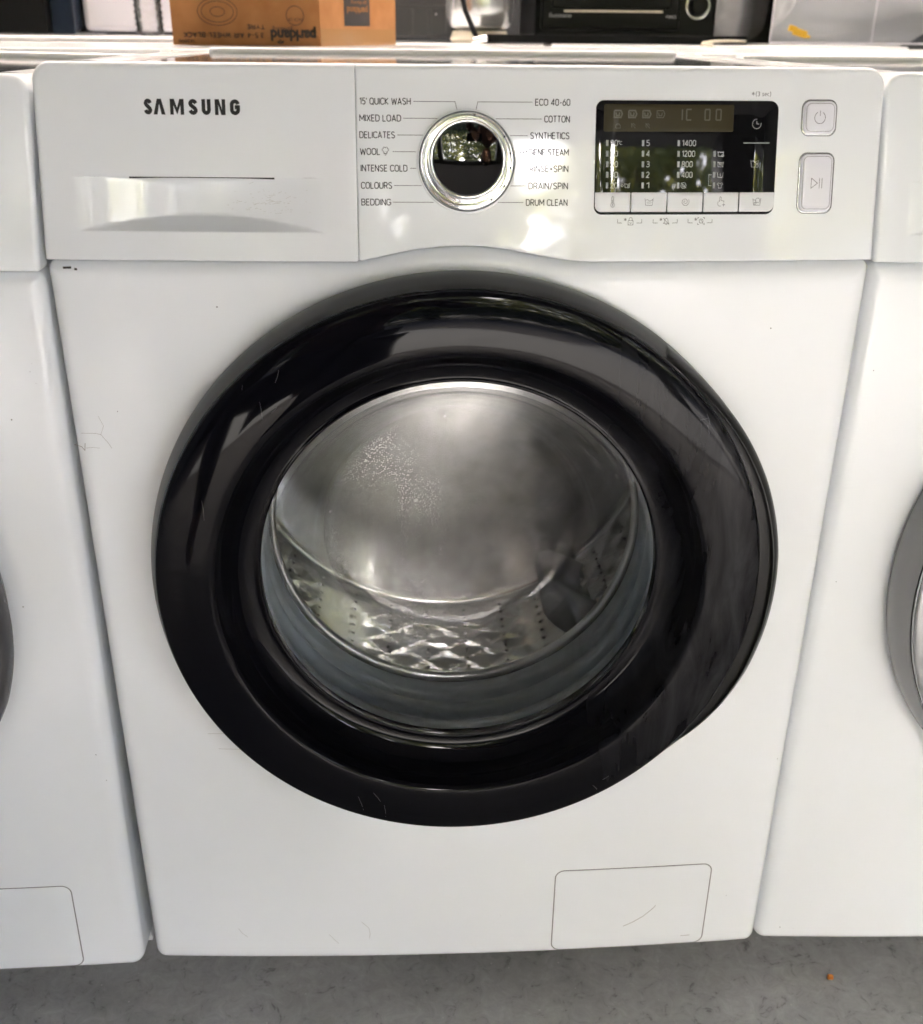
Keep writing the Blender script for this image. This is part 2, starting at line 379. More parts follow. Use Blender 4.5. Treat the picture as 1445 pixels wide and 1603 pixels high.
SF = {
'A': (.62, [[(0, 0), (.31, 1), (.62, 0)], [(.1, .3), (.52, .3)]]), 'B': (.54, [[(0, .5), (0, 1), (.3, 1)]+arc(.3, .76, .22, 90, -90, 7, .24)+[(0, .52)], [(.3, .52)]+arc(.3, .26, .24, 90, -90, 7, .26)+[(0, 0), (0, .52)]]),
'C': (.56, [_C(.62)]), 'D': (.6, [[(0, 0), (0, 1), (.26, 1)]+arc(.26, .66, .34, 90, 0, 5, .34)+arc(.26, .34, .34, 0, -90, 5, .34)+[(0, 0)]]),
'E': (.46, [[(.46, 1), (0, 1), (0, 0), (.46, 0)], [(0, .52), (.42, .52)]]), 'F': (.46, [[(.46, 1), (0, 1), (0, 0)], [(0, .5), (.4, .5)]]),
'G': (.62, [_C(.62)[:-2]+[(.62, .2), (.62, .46), (.36, .46)]]), 'H': (.58, [[(0, 0), (0, 1)], [(.58, 0), (.58, 1)], [(0, .52), (.58, .52)]]),
'I': (.0, [[(0, 0), (0, 1)]]), 'K': (.54, [[(0, 0), (0, 1)], [(.52, 1), (.02, .5), (.54, 0)]]), 'L': (.44, [[(0, 1), (0, 0), (.44, 0)]]),
'M': (.74, [[(0, 0), (0, 1), (.37, .3), (.74, 1), (.74, 0)]]), 'N': (.58, [[(0, 0), (0, 1), (.58, 0), (.58, 1)]]), 'O': (.64, [_r(0, .64, 0, 1, .3)]),
'P': (.52, [[(0, 0), (0, 1), (.28, 1)]+arc(.28, .72, .24, 90, -90, 8, .28)+[(0, .44)]]), 'Q': (.64, [_r(0, .64, 0, 1, .3), [(.4, .16), (.66, -.1)]]),
'R': (.54, [[(0, 0), (0, 1), (.28, 1)]+arc(.28, .73, .24, 90, -90, 8, .27)+[(0, .46)], [(.28, .46), (.54, 0)]]),
'S': (.54, [arc(.27, .76, .26, 25, 180, 7, .24)+[(.04, .66), (.5, .38)]+arc(.27, .25, .26, 0, -155, 8, .25)]),
'T': (.56, [[(0, 1), (.56, 1)], [(.28, 1), (.28, 0)]]), 'U': (.58, [[(0, 1), (0, .28)]+arc(.29, .28, .29, 180, 360, 9, .28)+[(.58, 1)]]),
'V': (.58, [[(0, 1), (.29, 0), (.58, 1)]]), 'W': (.86, [[(0, 1), (.2, 0), (.43, .85), (.66, 0), (.86, 1)]]), 'X': (.56, [[(0, 0), (.56, 1)], [(0, 1), (.56, 0)]]),
'Y': (.56, [[(0, 1), (.28, .48), (.56, 1)], [(.28, .48), (.28, 0)]]), '0': (.5, [_r(0, .5, 0, 1, .24)]), '1': (.26, [[(.02, .82), (.24, 1), (.24, 0)]]),
'2': (.48, [arc(.23, .74, .23, 165, -20, 8, .26)+[(0, 0), (.48, 0)]]), '3': (.46, [arc(.22, .76, .21, 150, -80, 8, .24)+[(.14, .52)]+arc(.22, .26, .24, 85, -155, 9, .26)]),
'4': (.52, [[(.4, 0), (.4, 1), (0, .26), (.52, .26)]]), '5': (.46, [[(.42, 1), (.05, 1), (.03, .56)]+arc(.2, .31, .26, 110, -140, 9, .31)]),
'6': (.48, [[(.4, 1), (.22, .86), (.04, .5)], _r(0, .48, 0, .62, .23)]), '8': (.48, [_r(.03, .45, .54, 1, .2), _r(0, .48, 0, .54, .23)]), '9': (.48, [[(.08, 0), (.26, .14), (.44, .5)], _r(0, .48, .38, 1, .23)]),
'-': (.3, [[(0, .42), (.3, .42)]]), '+': (.42, [[(0, .46), (.42, .46)], [(.21, .25), (.21, .67)]]), '/': (.36, [[(0, -.08), (.36, 1.06)]]), "'": (.0, [[(0, 1.02), (0, .76)]]),
'.': (.04, [[(0, .0), (.04, .0)]]), '(': (.2, [[(.2, 1.1), (.03, .75), (0, .45), (.03, .15), (.2, -.2)]]), ')': (.2, [[(0, 1.1), (.17, .75), (.2, .45), (.17, .15), (0, -.2)]]),
's': (.36, [[(.34, .6), (.26, .68), (.1, .68), (.03, .55), (.1, .4), (.26, .32), (.34, .18), (.26, .02), (.1, .02), (.0, .1)]]), 'e': (.42, [[(.02, .36), (.42, .36)]+arc(.21, .35, .21, 0, 310, 12, .34)]),
'c': (.36, [arc(.21, .35, .21, 50, 310, 10, .34)]), 'b': (.4, [[(0, 1), (0, 0)], _r(0, .4, 0, .66, .18)]), ' ': (.16, [])}
def stext(name, s, fn, x0, x1, z0, cap, wd, m, parent, h=.10, rot180=False, gap=.22):
    """stroke lettering between x0 and x1 mm"""
    x = 0; P = []
    for ch in s:
        w_, pl = SF[ch]; P += [[(x+p[0], p[1]) for p in q] for q in pl]; x += w_+gap
    tot = x-gap-(0 if s[-1] != ' ' else 0); k = (x1-x0-wd)/tot
    f = (lambda a, b, hh: fn(x0+x1-a, 2*z0+cap-b, hh)) if rot180 else fn
    return strokes(name, P, f, h, wd, m, parent, x0+wd/2, z0+wd/2, cap-wd, k)
def text2d(s, off=0.0):
    if (s, off) in _tc: return _tc[(s, off)]
    cu = bpy.data.curves.new('t', 'FONT'); cu.body = s; cu.size = 1; cu.offset = off; cu.resolution_u = 3; cu.fill_mode = 'FRONT'
    o = bpy.data.objects.new('t', cu); COL.objects.link(o)
    dg = bpy.context.evaluated_depsgraph_get(); me = bpy.data.meshes.new_from_object(o.evaluated_get(dg))
    V = [(v.co.x, v.co.y) for v in me.vertices]; F = [tuple(p.vertices) for p in me.polygons]
    bpy.data.objects.remove(o); bpy.data.curves.remove(cu); bpy.data.meshes.remove(me)
    _tc[(s, off)] = (V, F); return V, F
def text(name, s, fn, x0, x1, z0, cap, m, parent, h=.12, off=0.0, rot180=False, fitz=False):
    """flat lettering stretched between x0 and x1 mm; cap = capital height mm"""
    V, F = text2d(s, off)
    if not V: return None
    a = min(v[0] for v in V); b = max(v[0] for v in V); lo = min(v[1] for v in V); hi = max(v[1] for v in V)
    if not fitz: lo, hi = 0, .727
    sx = (x1-x0)/(b-a); sz = cap/(hi-lo)
    if rot180: pts = [fn(x1-(v[0]-a)*sx, z0+cap-(v[1]-lo)*sz, h) for v in V]
    else: pts = [fn(x0+(v[0]-a)*sx, z0+(v[1]-lo)*sz, h) for v in V]
    return mesh_obj(name, pts, F, m, parent, False)

# ------------------------------------------------------------------ the drawer recess
def sstep(a, b, x):
    t = min(1, max(0, (x-a)/(b-a))); return t*t*(3-2*t)
def recess(x, z):
    D = .0135*sstep(-.277, -.205, x)*(1-sstep(-.172, -.0975, x))**.8
    if D <= 0 or z > .7772 or z < .7415: return 0
    e = max(0, 1-((x+.187)/.083)**2)
    top = .7415+.0092*e**.9
    if z < top: return D*(z-.7415)/(top-.7415)
    return D*min(1, (.7772-z)/.0004)

# ------------------------------------------------------------------ washing machine
DX, DZ = -.0034, .4735        # door centre
def dp(r, p, th):             # door point: r around the door axis, p metres out of the body face
    return (DX+r*math.cos(th), -BOW-p, DZ+r*math.sin(th))
def ring_lathe(name, prof, m, parent, n=160, edge=35, sub=1):
    V, F = lathe_pts(prof, n, dp)
    return mesh_obj(name, V, F, m, parent, True, edge)
def smooth_profile(P, k=4):
    """Catmull-Rom through the profile points"""
    P = [P[0]]+list(P)+[P[-1]]; out = []
    for i in range(1, len(P)-2):
        for j in range(k):
            t = j/k; q = []
            for c in (0, 1):
                p0, p1, p2, p3 = P[i-1][c], P[i][c], P[i+1][c], P[i+2][c]
                q.append(.5*((2*p1)+(-p0+p2)*t+(2*p0-5*p1+4*p2-p3)*t*t+(-p0+3*p1-3*p2+p3)*t**3))
            out.append(tuple(q))
    out.append(P[-2]); return out

def body_plate(parent, hole_r):
    top = [(x, seam_s(x)-.0006) for x in np.linspace(.287, -.287, 120)]
    R = .011
    P = [(-W+R*(1-math.cos(a))*1., 0) for a in []]
    cr = []
    def corner(cx, cz, a0, r, n=8): return [(cx+r*math.cos(a0+.5*PI*i/n), cz+r*math.sin(a0+.5*PI*i/n)) for i in range(n+1)]
    zt = .7207; zb = .0406
    cr += corner(W-.006, zt-.006, 0, .006)[:-1]
    cr += top
    cr += corner(-W+.006, zt-.006, .5*PI, .006)[1:]
    cr += corner(-W+R, zb+R, PI, R)
    cr += corner(W-R, zb+R, 1.5*PI, R)
    P = densify(cr, .006)
    n = len(P); A = np.array(P)
    Vv = []; offs = [0, .0001, .0003, .0008, .0015, .0024, .0036, .005, .0066, .0084, .011, .015, .022]
    A2 = np.roll(A, -1, 0)
    def dist(p):
        d = A2-A; t = np.clip(((p-A)*d).sum(1)/np.maximum((d*d).sum(1), 1e-12), 0, 1)
        return np.sqrt(((A+d*t[:, None]-p)**2).sum(1)).min()
    rows = []
    C = np.array([DX, DZ])
    for i in range(n):
        v = A[i]-C; l = np.hypot(*v); u = v/l; col = []
        for o in offs: col.append(A[i]-u*o)
        inner = hole_r
        for f in (.1, .25, .45, .65, .85, 1.0):
            a = l-.022; col.append(C+u*(a+(inner-a)*f))
        rows.append(col)
    k = len(rows[0])
    for j in range(k):
        for i in range(n):
            x, z = rows[i][j]; d = dist(np.array([x, z])) if j < 14 else 1
            Rr = .011
            y = bow(x)+(edge_roll(d, Rr) if d < Rr else 0)
            Vv.append((x, y, z))
    F = grid_faces(k, n, True); F = [tuple(reversed(f)) for f in F]
    b = len(Vv)
    Vv += [(x, .045, z) for x, z in P]
    F += [(i, (i+1) % n, b+(i+1) % n, b+i) for i in range(n)]
    b2 = len(Vv); Vv += [(Vv[(k-1)*n+i][0], .03, Vv[(k-1)*n+i][2]) for i in range(n)]
    F += [((k-1)*n+i, b2+i, b2+(i+1) % n, (k-1)*n+(i+1) % n) for i in range(n)]
    return mesh_obj('front_panel', Vv, F, M_BODY, parent, True, 60)

def handle_bump(deg):
    """extra radius of the grip side, metres, angle in degrees from +x"""
    X = [-60, -47, -43, -39, -36, -33, -28, -20, -9, 6, 20, 29, 36, 43, 50, 60]
    Y = [0, .0002, .0008, .0022, .0046, .0072, .0098, .0118, .0118, .0108, .0082, .0056, .0032, .0012, .0002, 0]
    return float(np.interp(deg, X, Y))

def machine(cx, yo, zo, roll, label, main=True, chrome=False, doff=(0, 0), band=None):
    root = thing('washing_machine', label, 'washing machine', (cx, yo, zo), (0, roll, 0), 'front-loading washing machines standing in a row')
    # cabinet
    bm = bmesh.new(); box_bm(bm, -.297, .297, .044, .555, .030, .838, .004)
    cab = bm_obj('cabinet', bm, M_SIDE, root)
    # open the cabinet front in the middle: build it as a shell instead
    bpy.data.objects.remove(cab)
    bm = bmesh.new()
    for a in ((-.297, -.294, .044, .555, .03, .838), (.294, .297, .044, .555, .03, .838), (-.294, .294, .552, .555, .03, .838), (-.294, .294, .044, .552, .03, .033)):
        box_bm(bm, *a)
    bm_obj('cabinet', bm, M_SIDE, root)
    for sx in (-.24, .24):
        for sy in (.09, .5):
            V, F = lathe_pts([(.001, 0), (.02, 0), (.02, .008), (.008, .012), (.008, .032), (.0005, .032)], 16, lambda r, p, t: (sx+r*math.cos(t), sy+r*math.sin(t), p-zo))
            mesh_obj('foot', V, F, M_BAND, root, True, 40)
    # lid: frame with a sunk glossy sheet
    bm = bmesh.new()
    box_bm(bm, -.2925, -.262, .047, .556, .838, .8490, .003); box_bm(bm, .262, .2925, .047, .556, .838, .8490, .003)
    box_bm(bm, -.2615, .2615, .520, .556, .838, .8525, .004)
    lid = bm_obj('lid', bm, M_LID, root)
    box('lid_sheet', -.2615, .2615, .030, .5195, .840, .8472, M_LIDSHEET, lid, .001)
    # dark core behind the joints
    bm = bmesh.new(); box_bm(bm, -.292, .292, .040, .0545, .722, .838); pass
    bm_obj('panel_backing', bm, M_GAP, root)
    # drawer front and control panel
    hx = list(np.arange(-.285, -.09, .0022)); hz = [.7408, .7415, .742, .743, .7445, .746, .7475, .749, .7495, .750, .751, .753]+list(np.arange(.756, .776, .003))+[.7764, .7768, .77725, .7780]
    dr = panel_plate('detergent_drawer', -.2985, -.07665, M_PANEL, root, True, False, .0035, recess, hz, hx, corner_l=.0125)
    cp = panel_plate('control_panel', -.07635, .2985, M_PANEL, root, False, True, .0035, None, (), list(np.arange(-.075, .1, .002)), corner_r=.0125)
    if main or not chrome:
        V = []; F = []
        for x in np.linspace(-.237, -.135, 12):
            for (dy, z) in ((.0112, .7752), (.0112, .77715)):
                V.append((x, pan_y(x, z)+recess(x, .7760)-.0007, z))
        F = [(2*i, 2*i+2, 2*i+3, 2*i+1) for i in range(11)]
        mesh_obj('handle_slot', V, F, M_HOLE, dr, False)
    # logo
    LT = [('S', 496, 530), ('A', 535, 585), ('M', 605, 663), ('S', 682, 720), ('U', 737, 775), ('N', 792, 836), ('G', 855, 897)]
    if main:
        for ch, a, b in LT:
            x0 = -222+(a-496)*.1645; x1 = -222+(b-496)*.1645
            t = 2.55; xa, xb, za, zb_ = x0+t/2, x1-t/2, 817.0+t/2, 827.0-t/2; xm = (xa+xb)/2
            sh = {'S': [(xb+.1, zb_-1.5)]+arc((xa+xb)/2, zb_-1.7, (xb-xa)/2, 35, 180, 9, 1.7)+[(xa+.4, 823.2), (xb-.4, 820.9)]+arc((xa+xb)/2, za+1.7, (xb-xa)/2, 0, -150, 10, 1.7)+[(xa-.1, za+1.6)],
                  'M': None, 'U': [(xa, 827), (xa, za+2)]+arc(xm, za+2.2, (xb-xa)/2, 180, 360, 10, 2.2)+[(xb, 827)], 'G': arc(xm, zb_-2.1, (xb-xa)/2, 10, 180, 10, 2.1)+arc(xm, za+2.1, (xb-xa)/2, 180, 350, 10, 2.1)+[(xb, 822.1), (xm-.1, 822.1)]}.get(ch)
            if sh: strokes('logo_letter', [sh], pm, .12, t, M_LOGO, dr); continue
            if ch == 'A': out = [[(x0, 817), (x0+2.7, 817), (xm, 823.9), (xm+1.4, 827), (xm-1.4, 827)], [(x1-2.7, 817), (x1, 817), (xm+1.4, 827), (xm, 823.9)]]
            elif ch == 'M': out = [[(x0, 817), (x0+2.4, 817), (x0+2.4, 827), (x0, 827)], [(x1-2.4, 817), (x1, 817), (x1, 827), (x1-2.4, 827)], [(x0+2.4, 823), (xm, 817), (xm, 821.4), (x0+2.9, 827), (x0+2.4, 827)], [(xm, 817), (x1-2.4, 823), (x1-2.4, 827), (x1-2.9, 827), (xm, 821.4)]]
            else: out = [[(x0, 817), (x0+2.4, 817), (x0+2.4, 827), (x0, 827)], [(x1-2.4, 817), (x1, 817), (x1, 827), (x1-2.4, 827)], [(x0+2.4, 823.4), (x1-2.9, 817), (x1-2.4, 817), (x1-2.4, 820.6), (x0+2.9, 827), (x0+2.4, 827)]]
            V = []; F = []
            for q in out: F.append(tuple(range(len(V), len(V)+len(q)))); V += [pm(x, z, .12) for x, z in q]
            mesh_obj('logo_letter', V, F, M_LOGO, dr, False)
    # front of the body
    fp = body_plate(root, .195)
    # filter flap with its groove
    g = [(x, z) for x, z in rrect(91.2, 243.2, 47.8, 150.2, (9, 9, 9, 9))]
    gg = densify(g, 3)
    strokes('flap_groove', [gg+[gg[0]]], bo, .10, 1.1, M_GROOVE, fp)  # flat dark line stands in for the shade in the flap's gap
    slab('filter_flap', rrect(91.9, 242.5, 48.5, 149.5, 8.5), bo, -.3, .45, M_FLAP, root, .4)
    # ---- door
    door = bpy.data.objects.new('door', None); COL.objects.link(door); door.parent = root
    n = 240
    M_R, M_B, M_H = (M_RING, M_BAND, M_HANDLE) if not chrome else (M_SILVER, band, band)
    def band_pt(r, p, th):
        deg = math.degrees(th); deg = deg-360 if deg > 180 else deg
        f = min(1, max(0, (p-.0)/.018)); return dp(r+handle_bump(deg)*(.55+.45*f), p, th)
    prof = smooth_profile([(.2400, -.008), (.2432, .001), (.2438, .008), (.2428, .016), (.2398, .025), (.2375, .0300), (.2366, .0318)], 4)
    V, F = lathe_pts(prof, n, band_pt); side = mesh_obj('outer_band', V, F, M_B, door, True, 50)
    # grip cap between glossy ring and the flared edge
    V = []; F = []; k = 0
    degs = np.linspace(-50, 52, 90)
    for d in degs:
        hb = handle_bump(d); th = math.radians(d)
        for j in range(7):
            f = j/6; r = .2366+(.2432-.2366)*f+hb*f; p = .0322-.0025*f-.006*f**3-.004*(1-min(1, hb/.004))*f
            V.append(dp(r, p, th))
    for d in degs:
        hb = handle_bump(d); V.append(dp(.2434+hb, .012, math.radians(d)))
    for i in range(len(degs)-1):
        for j in range(6): a = i*7+j; F.append((a, a+7, a+8, a+1))
        a = i*7+6; b = len(degs)*7+i; F.append((a, a+7, b+1, b))
    mesh_obj('door_handle', V, F, M_H, door, True, 55)
    prof = smooth_profile([(.2358, .0300), (.2358, .0335), (.2350, .0356), (.2325, .0372), (.226, .0386), (.216, .0396), (.206, .0400), (.197, .0398), (.1930, .0392)], 5)
    prof += smooth_profile([(.1915, .0384), (.1895, .0360), (.1872, .0300), (.1840, .0200), (.1795, .0110), (.1730, .0045), (.1655, .0020), (.1608, .0018), (.1603, -.006)], 5)
    ring_lathe('glossy_ring', prof, M_R, door, n, 60)
    # clear bowl
    prof = smooth_profile([(.1602, .0030), (.1585, .0036), (.1560, .0005), (.1535, -.010), (.1490, -.025), (.1400, -.046), (.1290, -.063), (.1205, -.0715), (.1150, -.0750)], 4)
    V, F = lathe_pts(prof, 128, dp); mesh_obj('glass_bowl', V, F, M_WET2, door, True)
    prof = smooth_profile([(.1150, -.0751), (.1115, -.0775), (.1080, -.0810), (.1035, -.0840), (.090, -.0872), (.06, -.0900), (.03, -.0915), (.0008, -.092)], 4)
    V, F = lathe_pts(prof, 128, dp); mesh_obj('bowl_end', V, F, M_WET, door, True)
    prof = smooth_profile([(.1565, .0000), (.1490, -.012), (.1445, -.025), (.1360, -.044), (.1260, -.060), (.1180, -.069)], 4)
    V, F = lathe_pts(prof, 128, dp); mesh_obj('inner_bowl_face', V, F, M_GLASS, door, True)
    door.location = (doff[0], 0, doff[1])
    # ---- gasket
    prof = smooth_profile([(.196, -.012), (.178, -.010), (.170, -.014), (.1645, -.018), (.1640, -.024), (.1700, -.030), (.1760, -.034), (.1750, -.040), (.1660, -.043), (.1630, -.048), (.1650, -.054), (.1720, -.058), (.1720, -.064), (.1650, -.068), (.1645, -.076), (.1640, -.0850), (.1680, -.090), (.174, -.094)], 4)
    V, F = lathe_pts(prof, 128, dp); mesh_obj('door_gasket', V, F, M_RUBBER, root, True)
    # ---- drum
    drum = mesh_obj('drum', *lathe_pts(smooth_profile([(.170, -.0930), (.1635, -.0905), (.1600, -.0920), (.1588, -.0955), (.1605, -.0990), (.1650, -.1005), (.176, -.1010)], 4)+smooth_profile([(.178, -.101), (.21, -.102), (.235, -.108), (.243, -.120), (.2445, -.135)], 4), 128, dp), M_LIP, root, True)
    if main: build_drum(drum)
    return root, dr, cp, fp, door, drum

M_BLK_P = mat('phone_black', (.01, .01, .01), .2)
M_LID = mat('white_lid_plastic', (.84, .845, .86), .15)
M_LIDSHEET = mat('grey_white_lid_sheet', (.10, .103, .11), .06, spec=.6)
M_GROOVE = mat('groove_shade', (.17, .17, .17), .7)
M_SILVER = mat('silver_door_plastic', (.55, .56, .57), .18, metal=.75)

def build_drum(drum):
    # drum wall with embossed diamonds, sized like cushions
    nt_, nd = 360, 84; V = []; R0 = .2445
    for i in range(nd):
        dpt = .135+.235*i/(nd-1)
        for j in range(nt_):
            th = 2*PI*j/nt_; u = th*R0/.046; v = (dpt-.135)/.046
            a = (u+v) % 1; b = (u-v) % 1
            hgt = min(a, 1-a, b, 1-b)*2
            lane = 1-sstep(.0, .10, abs(((th*6/(2*PI)) % 1)-.5)-.30)
            V.append(dp(R0-.0055*hgt*lane, -dpt, th))
    mesh_obj('drum_wall', V, grid_faces(nd, nt_, True), M_STEEL, drum, False)
    prof = [(.2445, -.370), (.236, -.377), (.205, -.379), (.12, -.381), (.001, -.382)]
    V, F = lathe_pts(smooth_profile(prof, 4), 96, dp); mesh_obj('drum_back', V, F, M_STEEL, drum, True)
    # holes in rows between the cushions (too many and too small to pick apart singly)
    V = []; F = []
    for a in range(34):
        th = 2*PI*a/34
        for i in range(13):
            dpt = .141+.0176*i; b = len(V); k = 10
            for q in range(k):
                an = 2*PI*q/k; V.append(dp(R0-.0008 if (i % 2) else R0-.0008, -(dpt+.0021*math.sin(an)), th+.0021*math.cos(an)/R0))
            # ring lifted just above the emboss
            for q in range(k):
                x, y, z = V[b+q]; rr = math.hypot(x-DX, z-DZ); s = (rr-.0045)/rr; V[b+q] = (DX+(x-DX)*s, y, DZ+(z-DZ)*s)
            F.append(tuple(range(b, b+k)))
    h = mesh_obj('drum_holes', V, F, M_HOLE, drum, False); h['kind'] = 'stuff'
    for k_, base in enumerate((-52, 68, 188)):
        V = []; n1 = 14; cs = [(-.030, 0), (-.024, .018), (-.014, .040), (-.006, .052), (0, .055), (.006, .052), (.014, .040), (.024, .018), (.030, 0)]
        for i in range(n1):
            dpt = .125+.235*i/(n1-1); sc_ = min(1, .55+.45*math.sin(PI*min(1, i/6)/2))*min(1, (n1-i)/2.0+.3)
            for (t, hh) in cs:
                th = math.radians(base+4*math.sin(i*.45))+t/R0*.9; V.append(dp(R0-hh*sc_, -dpt, th))
        mesh_obj('drum_paddle', V, grid_faces(n1, len(cs)), M_STEEL_D, drum, True)
M_STEEL_D = mat('grey_paddle_plastic', (.30, .31, .32), .22)

root, drawer, cpanel, front, door, drum = machine(0, 0, 0, 0, 'white front-loading washer in the middle with a large gloss black door and silver-ringed dial')

# ------------------------------------------------------------------ control panel print and controls
ROWS = [826.6, 815.9, 805.2, 794.5, 783.8, 772.6, 761.7]
def X(px, row): return -73.9+(px-(563+.5*row))*(.4438+.0011*row)
left = [("15' QUICK WASH", 563, 643), ('MIXED LOAD', 563, 628), ('DELICATES', 563, 618.5), ('WOOL', 564, 595.5), ('INTENSE COLD', 565, 638), ('COLOURS', 565.5, 614), ('BEDDING', 566, 612.5)]
right = [('ECO 40-60', 837.5, 893), ('COTTON', 852, 892.5), ('SYNTHETICS', 830, 892), ('HYGIENE STEAM', 814, 891), ('RINSE+SPIN', 829, 890.5), ('DRAIN/SPIN', 827.5, 890), ('DRUM CLEAN', 823.5, 889.5)]
for i in range(7):
    for s, a, b in (left[i], right[i]):
        stext('programme_label', s, pm, X(a, i), X(b, i), ROWS[i]-2.25, 4.5, .6, M_INK, cpanel)
LL = [(647, 712, 715.5), (631, 686), (622, 662), (614.5, 651), (642, 651.5), (617, 660), (615, 679)]
RL = [(833, 747.5, 744.5), (848, 774), (826, 797), (812, 806.5), (825.5, 806.5), (823.5, 799), (819.5, 779)]
for i in range(7):
    for ln in (LL[i], RL[i]):
        P = [(X(ln[0], i), ROWS[i]), (X(ln[1], i), ROWS[i])]
        if len(ln) == 3: P.append((X(ln[2], i), ROWS[i]-5.8))
        strokes('pointer_line', [P], pm, .10, .34, M_INK, cpanel)
sheep = [arc(0, .2, 1.5, 200, 340, 8), arc(-1.6, 1.0, .75, 60, 290, 8), arc(1.6, 1.0, .75, -110, 120, 8), arc(-.8, 2.0, .8, 20, 200, 8), arc(.8, 2.0, .8, -20, 160, 8), [(-1.4, .2), (-.9, -1.6), (.9, -1.6), (1.4, .2)], [(-.5, -2.3), (.5, -2.3)], [(-.5, 0), (-.5, -.4)], [(.5, 0), (.5, -.4)]]
strokes('wool_symbol', sheep, pm, .10, .3, M_INK, cpanel, X(603.5, 3), 794.6, 1.0)
# dial
KX, KZ = .3, 788.3
kc = pm(KX, KZ, 0); ex = (pm(KX+5, KZ, 0)-pm(KX-5, KZ, 0)).normalized(); en = Vector((0, -CPH, SPH)); en = (en-ex*en.dot(ex)).normalized(); ez = en.cross(ex)*-1
ez = ex.cross(en)*-1 if (ex.cross(en)).z < 0 else ex.cross(en)
dial = bpy.data.objects.new('programme_dial', None); COL.objects.link(dial); dial.parent = root
def kp(r, h, th): return kc+ex*(r/1000*math.cos(th))+ez*(r/1000*math.sin(th))+en*(h/1000)
def klathe(name, prof, m, k=4, n=96, smooth=True, edge=35):
    V, F = lathe_pts(smooth_profile(prof, k) if k > 1 else prof, n, kp); return mesh_obj(name, V, F, m, dial, smooth, edge)
klathe('white_collar', [(35.0, -.2), (34.8, .7), (34.2, 1.0), (33.7, .8), (33.5, -.2)], M_PANEL)
klathe('dark_groove', [(33.6, .35), (33.0, .35)], M_INK, 1)
klathe('chrome_skirt', [(33.1, .2), (32.9, 1.3), (32.0, 2.0), (30.9, 1.6), (30.3, .8), (29.6, .5)], M_CHROME)
klathe('chrome_barrel', [(29.4, .3), (28.3, 4.0), (27.3, 9.0), (26.9, 12.0), (26.4, 13.4), (25.5, 14.0), (24.6, 13.9), (23.9, 13.3)], M_CHROME)
klathe('dark_groove', [(24.0, 13.35), (23.5, 13.25)], M_INK, 1)
klathe('glass_face', [(23.6, 13.5)]+[(23.6*math.cos(a), 13.6-3.0*(1-math.cos(a)**2)) for a in np.linspace(.05, PI/2-.001, 24)], M_KNOBGLASS, 1)
# small clear index marks on the dial skirt
for a in (80, 32, 10, -8, -32, -56):
    th = math.radians(a); V = [kp(31.6, 2.15, th-.02), kp(31.6, 2.15, th+.02), kp(30.4, 1.75, th+.02), kp(30.4, 1.75, th-.02)]
    mesh_obj('index_mark', V, [(0, 1, 2, 3)], M_INK, dial, False)
# display
disp = slab('display_glass', rrect(90.7, 221.3, 753.6, 828.2, (5.5, 6, 6, 5.5)), pm, -.2, .55, M_BLACKGLASS, root, .35)
slab('lcd_window', rrect(96.3, 188.9, 808.0, 825.6, 1.2), pm, .5, .62, M_LCD, disp, .05)
for (a, b) in ((945, 0),):
    pass
def dx(px, row=0): return 98.5+(px-949)*.4555+row*.14
DR = [800.6, 793.7, 786.8, 779.9, 772.9]
def led(px, r): 
    x = dx(px, r); return flat('indicator', [(x-.2, DR[r]-1.9), (x+1.5, DR[r]-1.9), (x+1.5, DR[r]+1.9), (x-.2, DR[r]+1.9)], pm, .62, M_LEDOFF, disp)
cols = [(949, ['90', '60', '40', '30', '20'], [11.5]*5), (1005, ['5', '4', '3', '2', '1'], [5.5]*5), (1061, ['1400', '1200', '800', '400', None], [22, 21, 17.5, 17.5, 0])]
for px, tx, wd in cols:
    for r in range(5):
        led(px, r)
        if tx[r]: stext('display_number', tx[r], pm, dx(px+6.5, r), dx(px+6.5+wd[r], r), DR[r]-1.95, 4.0, .5, M_PRINTW, disp, .64)
strokes('degree_symbol', [arc(0, 1.4, .5, 0, 360, 8), arc(1.9, 0, 1.2, 60, 300, 8)], pm, .63, .3, M_PRINTW, disp, dx(968.5, 0), DR[0], .85)
tub = [[(-2.2, 1.7), (-1.7, -1.7), (1.7, -1.7), (2.2, 1.7)], [(-2.0, .9), (-1.0, 1.3), (0, .8), (1.0, 1.2), (2.0, .8)]]
strokes('cold_symbol', [arc(-4.2, -.1, .9, 0, 360, 8)]+tub+[arc(.9, -.6, .7, 0, 360, 8)], pm, .63, .3, M_PRINTW, disp, dx(982, 4), DR[4], .85)
strokes('spin_symbol', [arc(0, 0, 1.9, 0, 360, 14), arc(0, 0, 1.0, 90, 400, 10), [(-1.8, 1.8), (1.8, -1.8)]], pm, .63, .3, M_PRINTW, disp, dx(1071, 4), DR[4], 1)
c4 = [tub+[arc(1.6, -1.2, .8, 0, 360, 8)], tub+[[(-2.2, 1.9), (2.2, -1.9)], arc(0, .4, 1, 0, 360, 8)], [tub[0], [(0, 1), (0, -.9)]], [[(-2.2, .9), (-1.2, 1.8), (-.5, 1.3), (.5, 1.3), (1.2, 1.8), (2.2, .9), (1.4, .2), (1.1, .5), (1.1, -1.8), (-1.1, -1.8), (-1.1, .5), (-1.4, .2), (-2.2, .9)]]]
for i, ic in enumerate(c4):
    led(1118, i+1); strokes('option_symbol', ic, pm, .63, .32, M_PRINTW, disp, dx(1129, i+1), DR[i+1], .95)
strokes('link_bracket', [[(2.2, 3.6), (0, 3.6), (0, -3.6), (2.2, -3.6)]], pm, .63, .3, M_PRINTW, disp, dx(1111, 3), (DR[3]+DR[4])/2, 1)
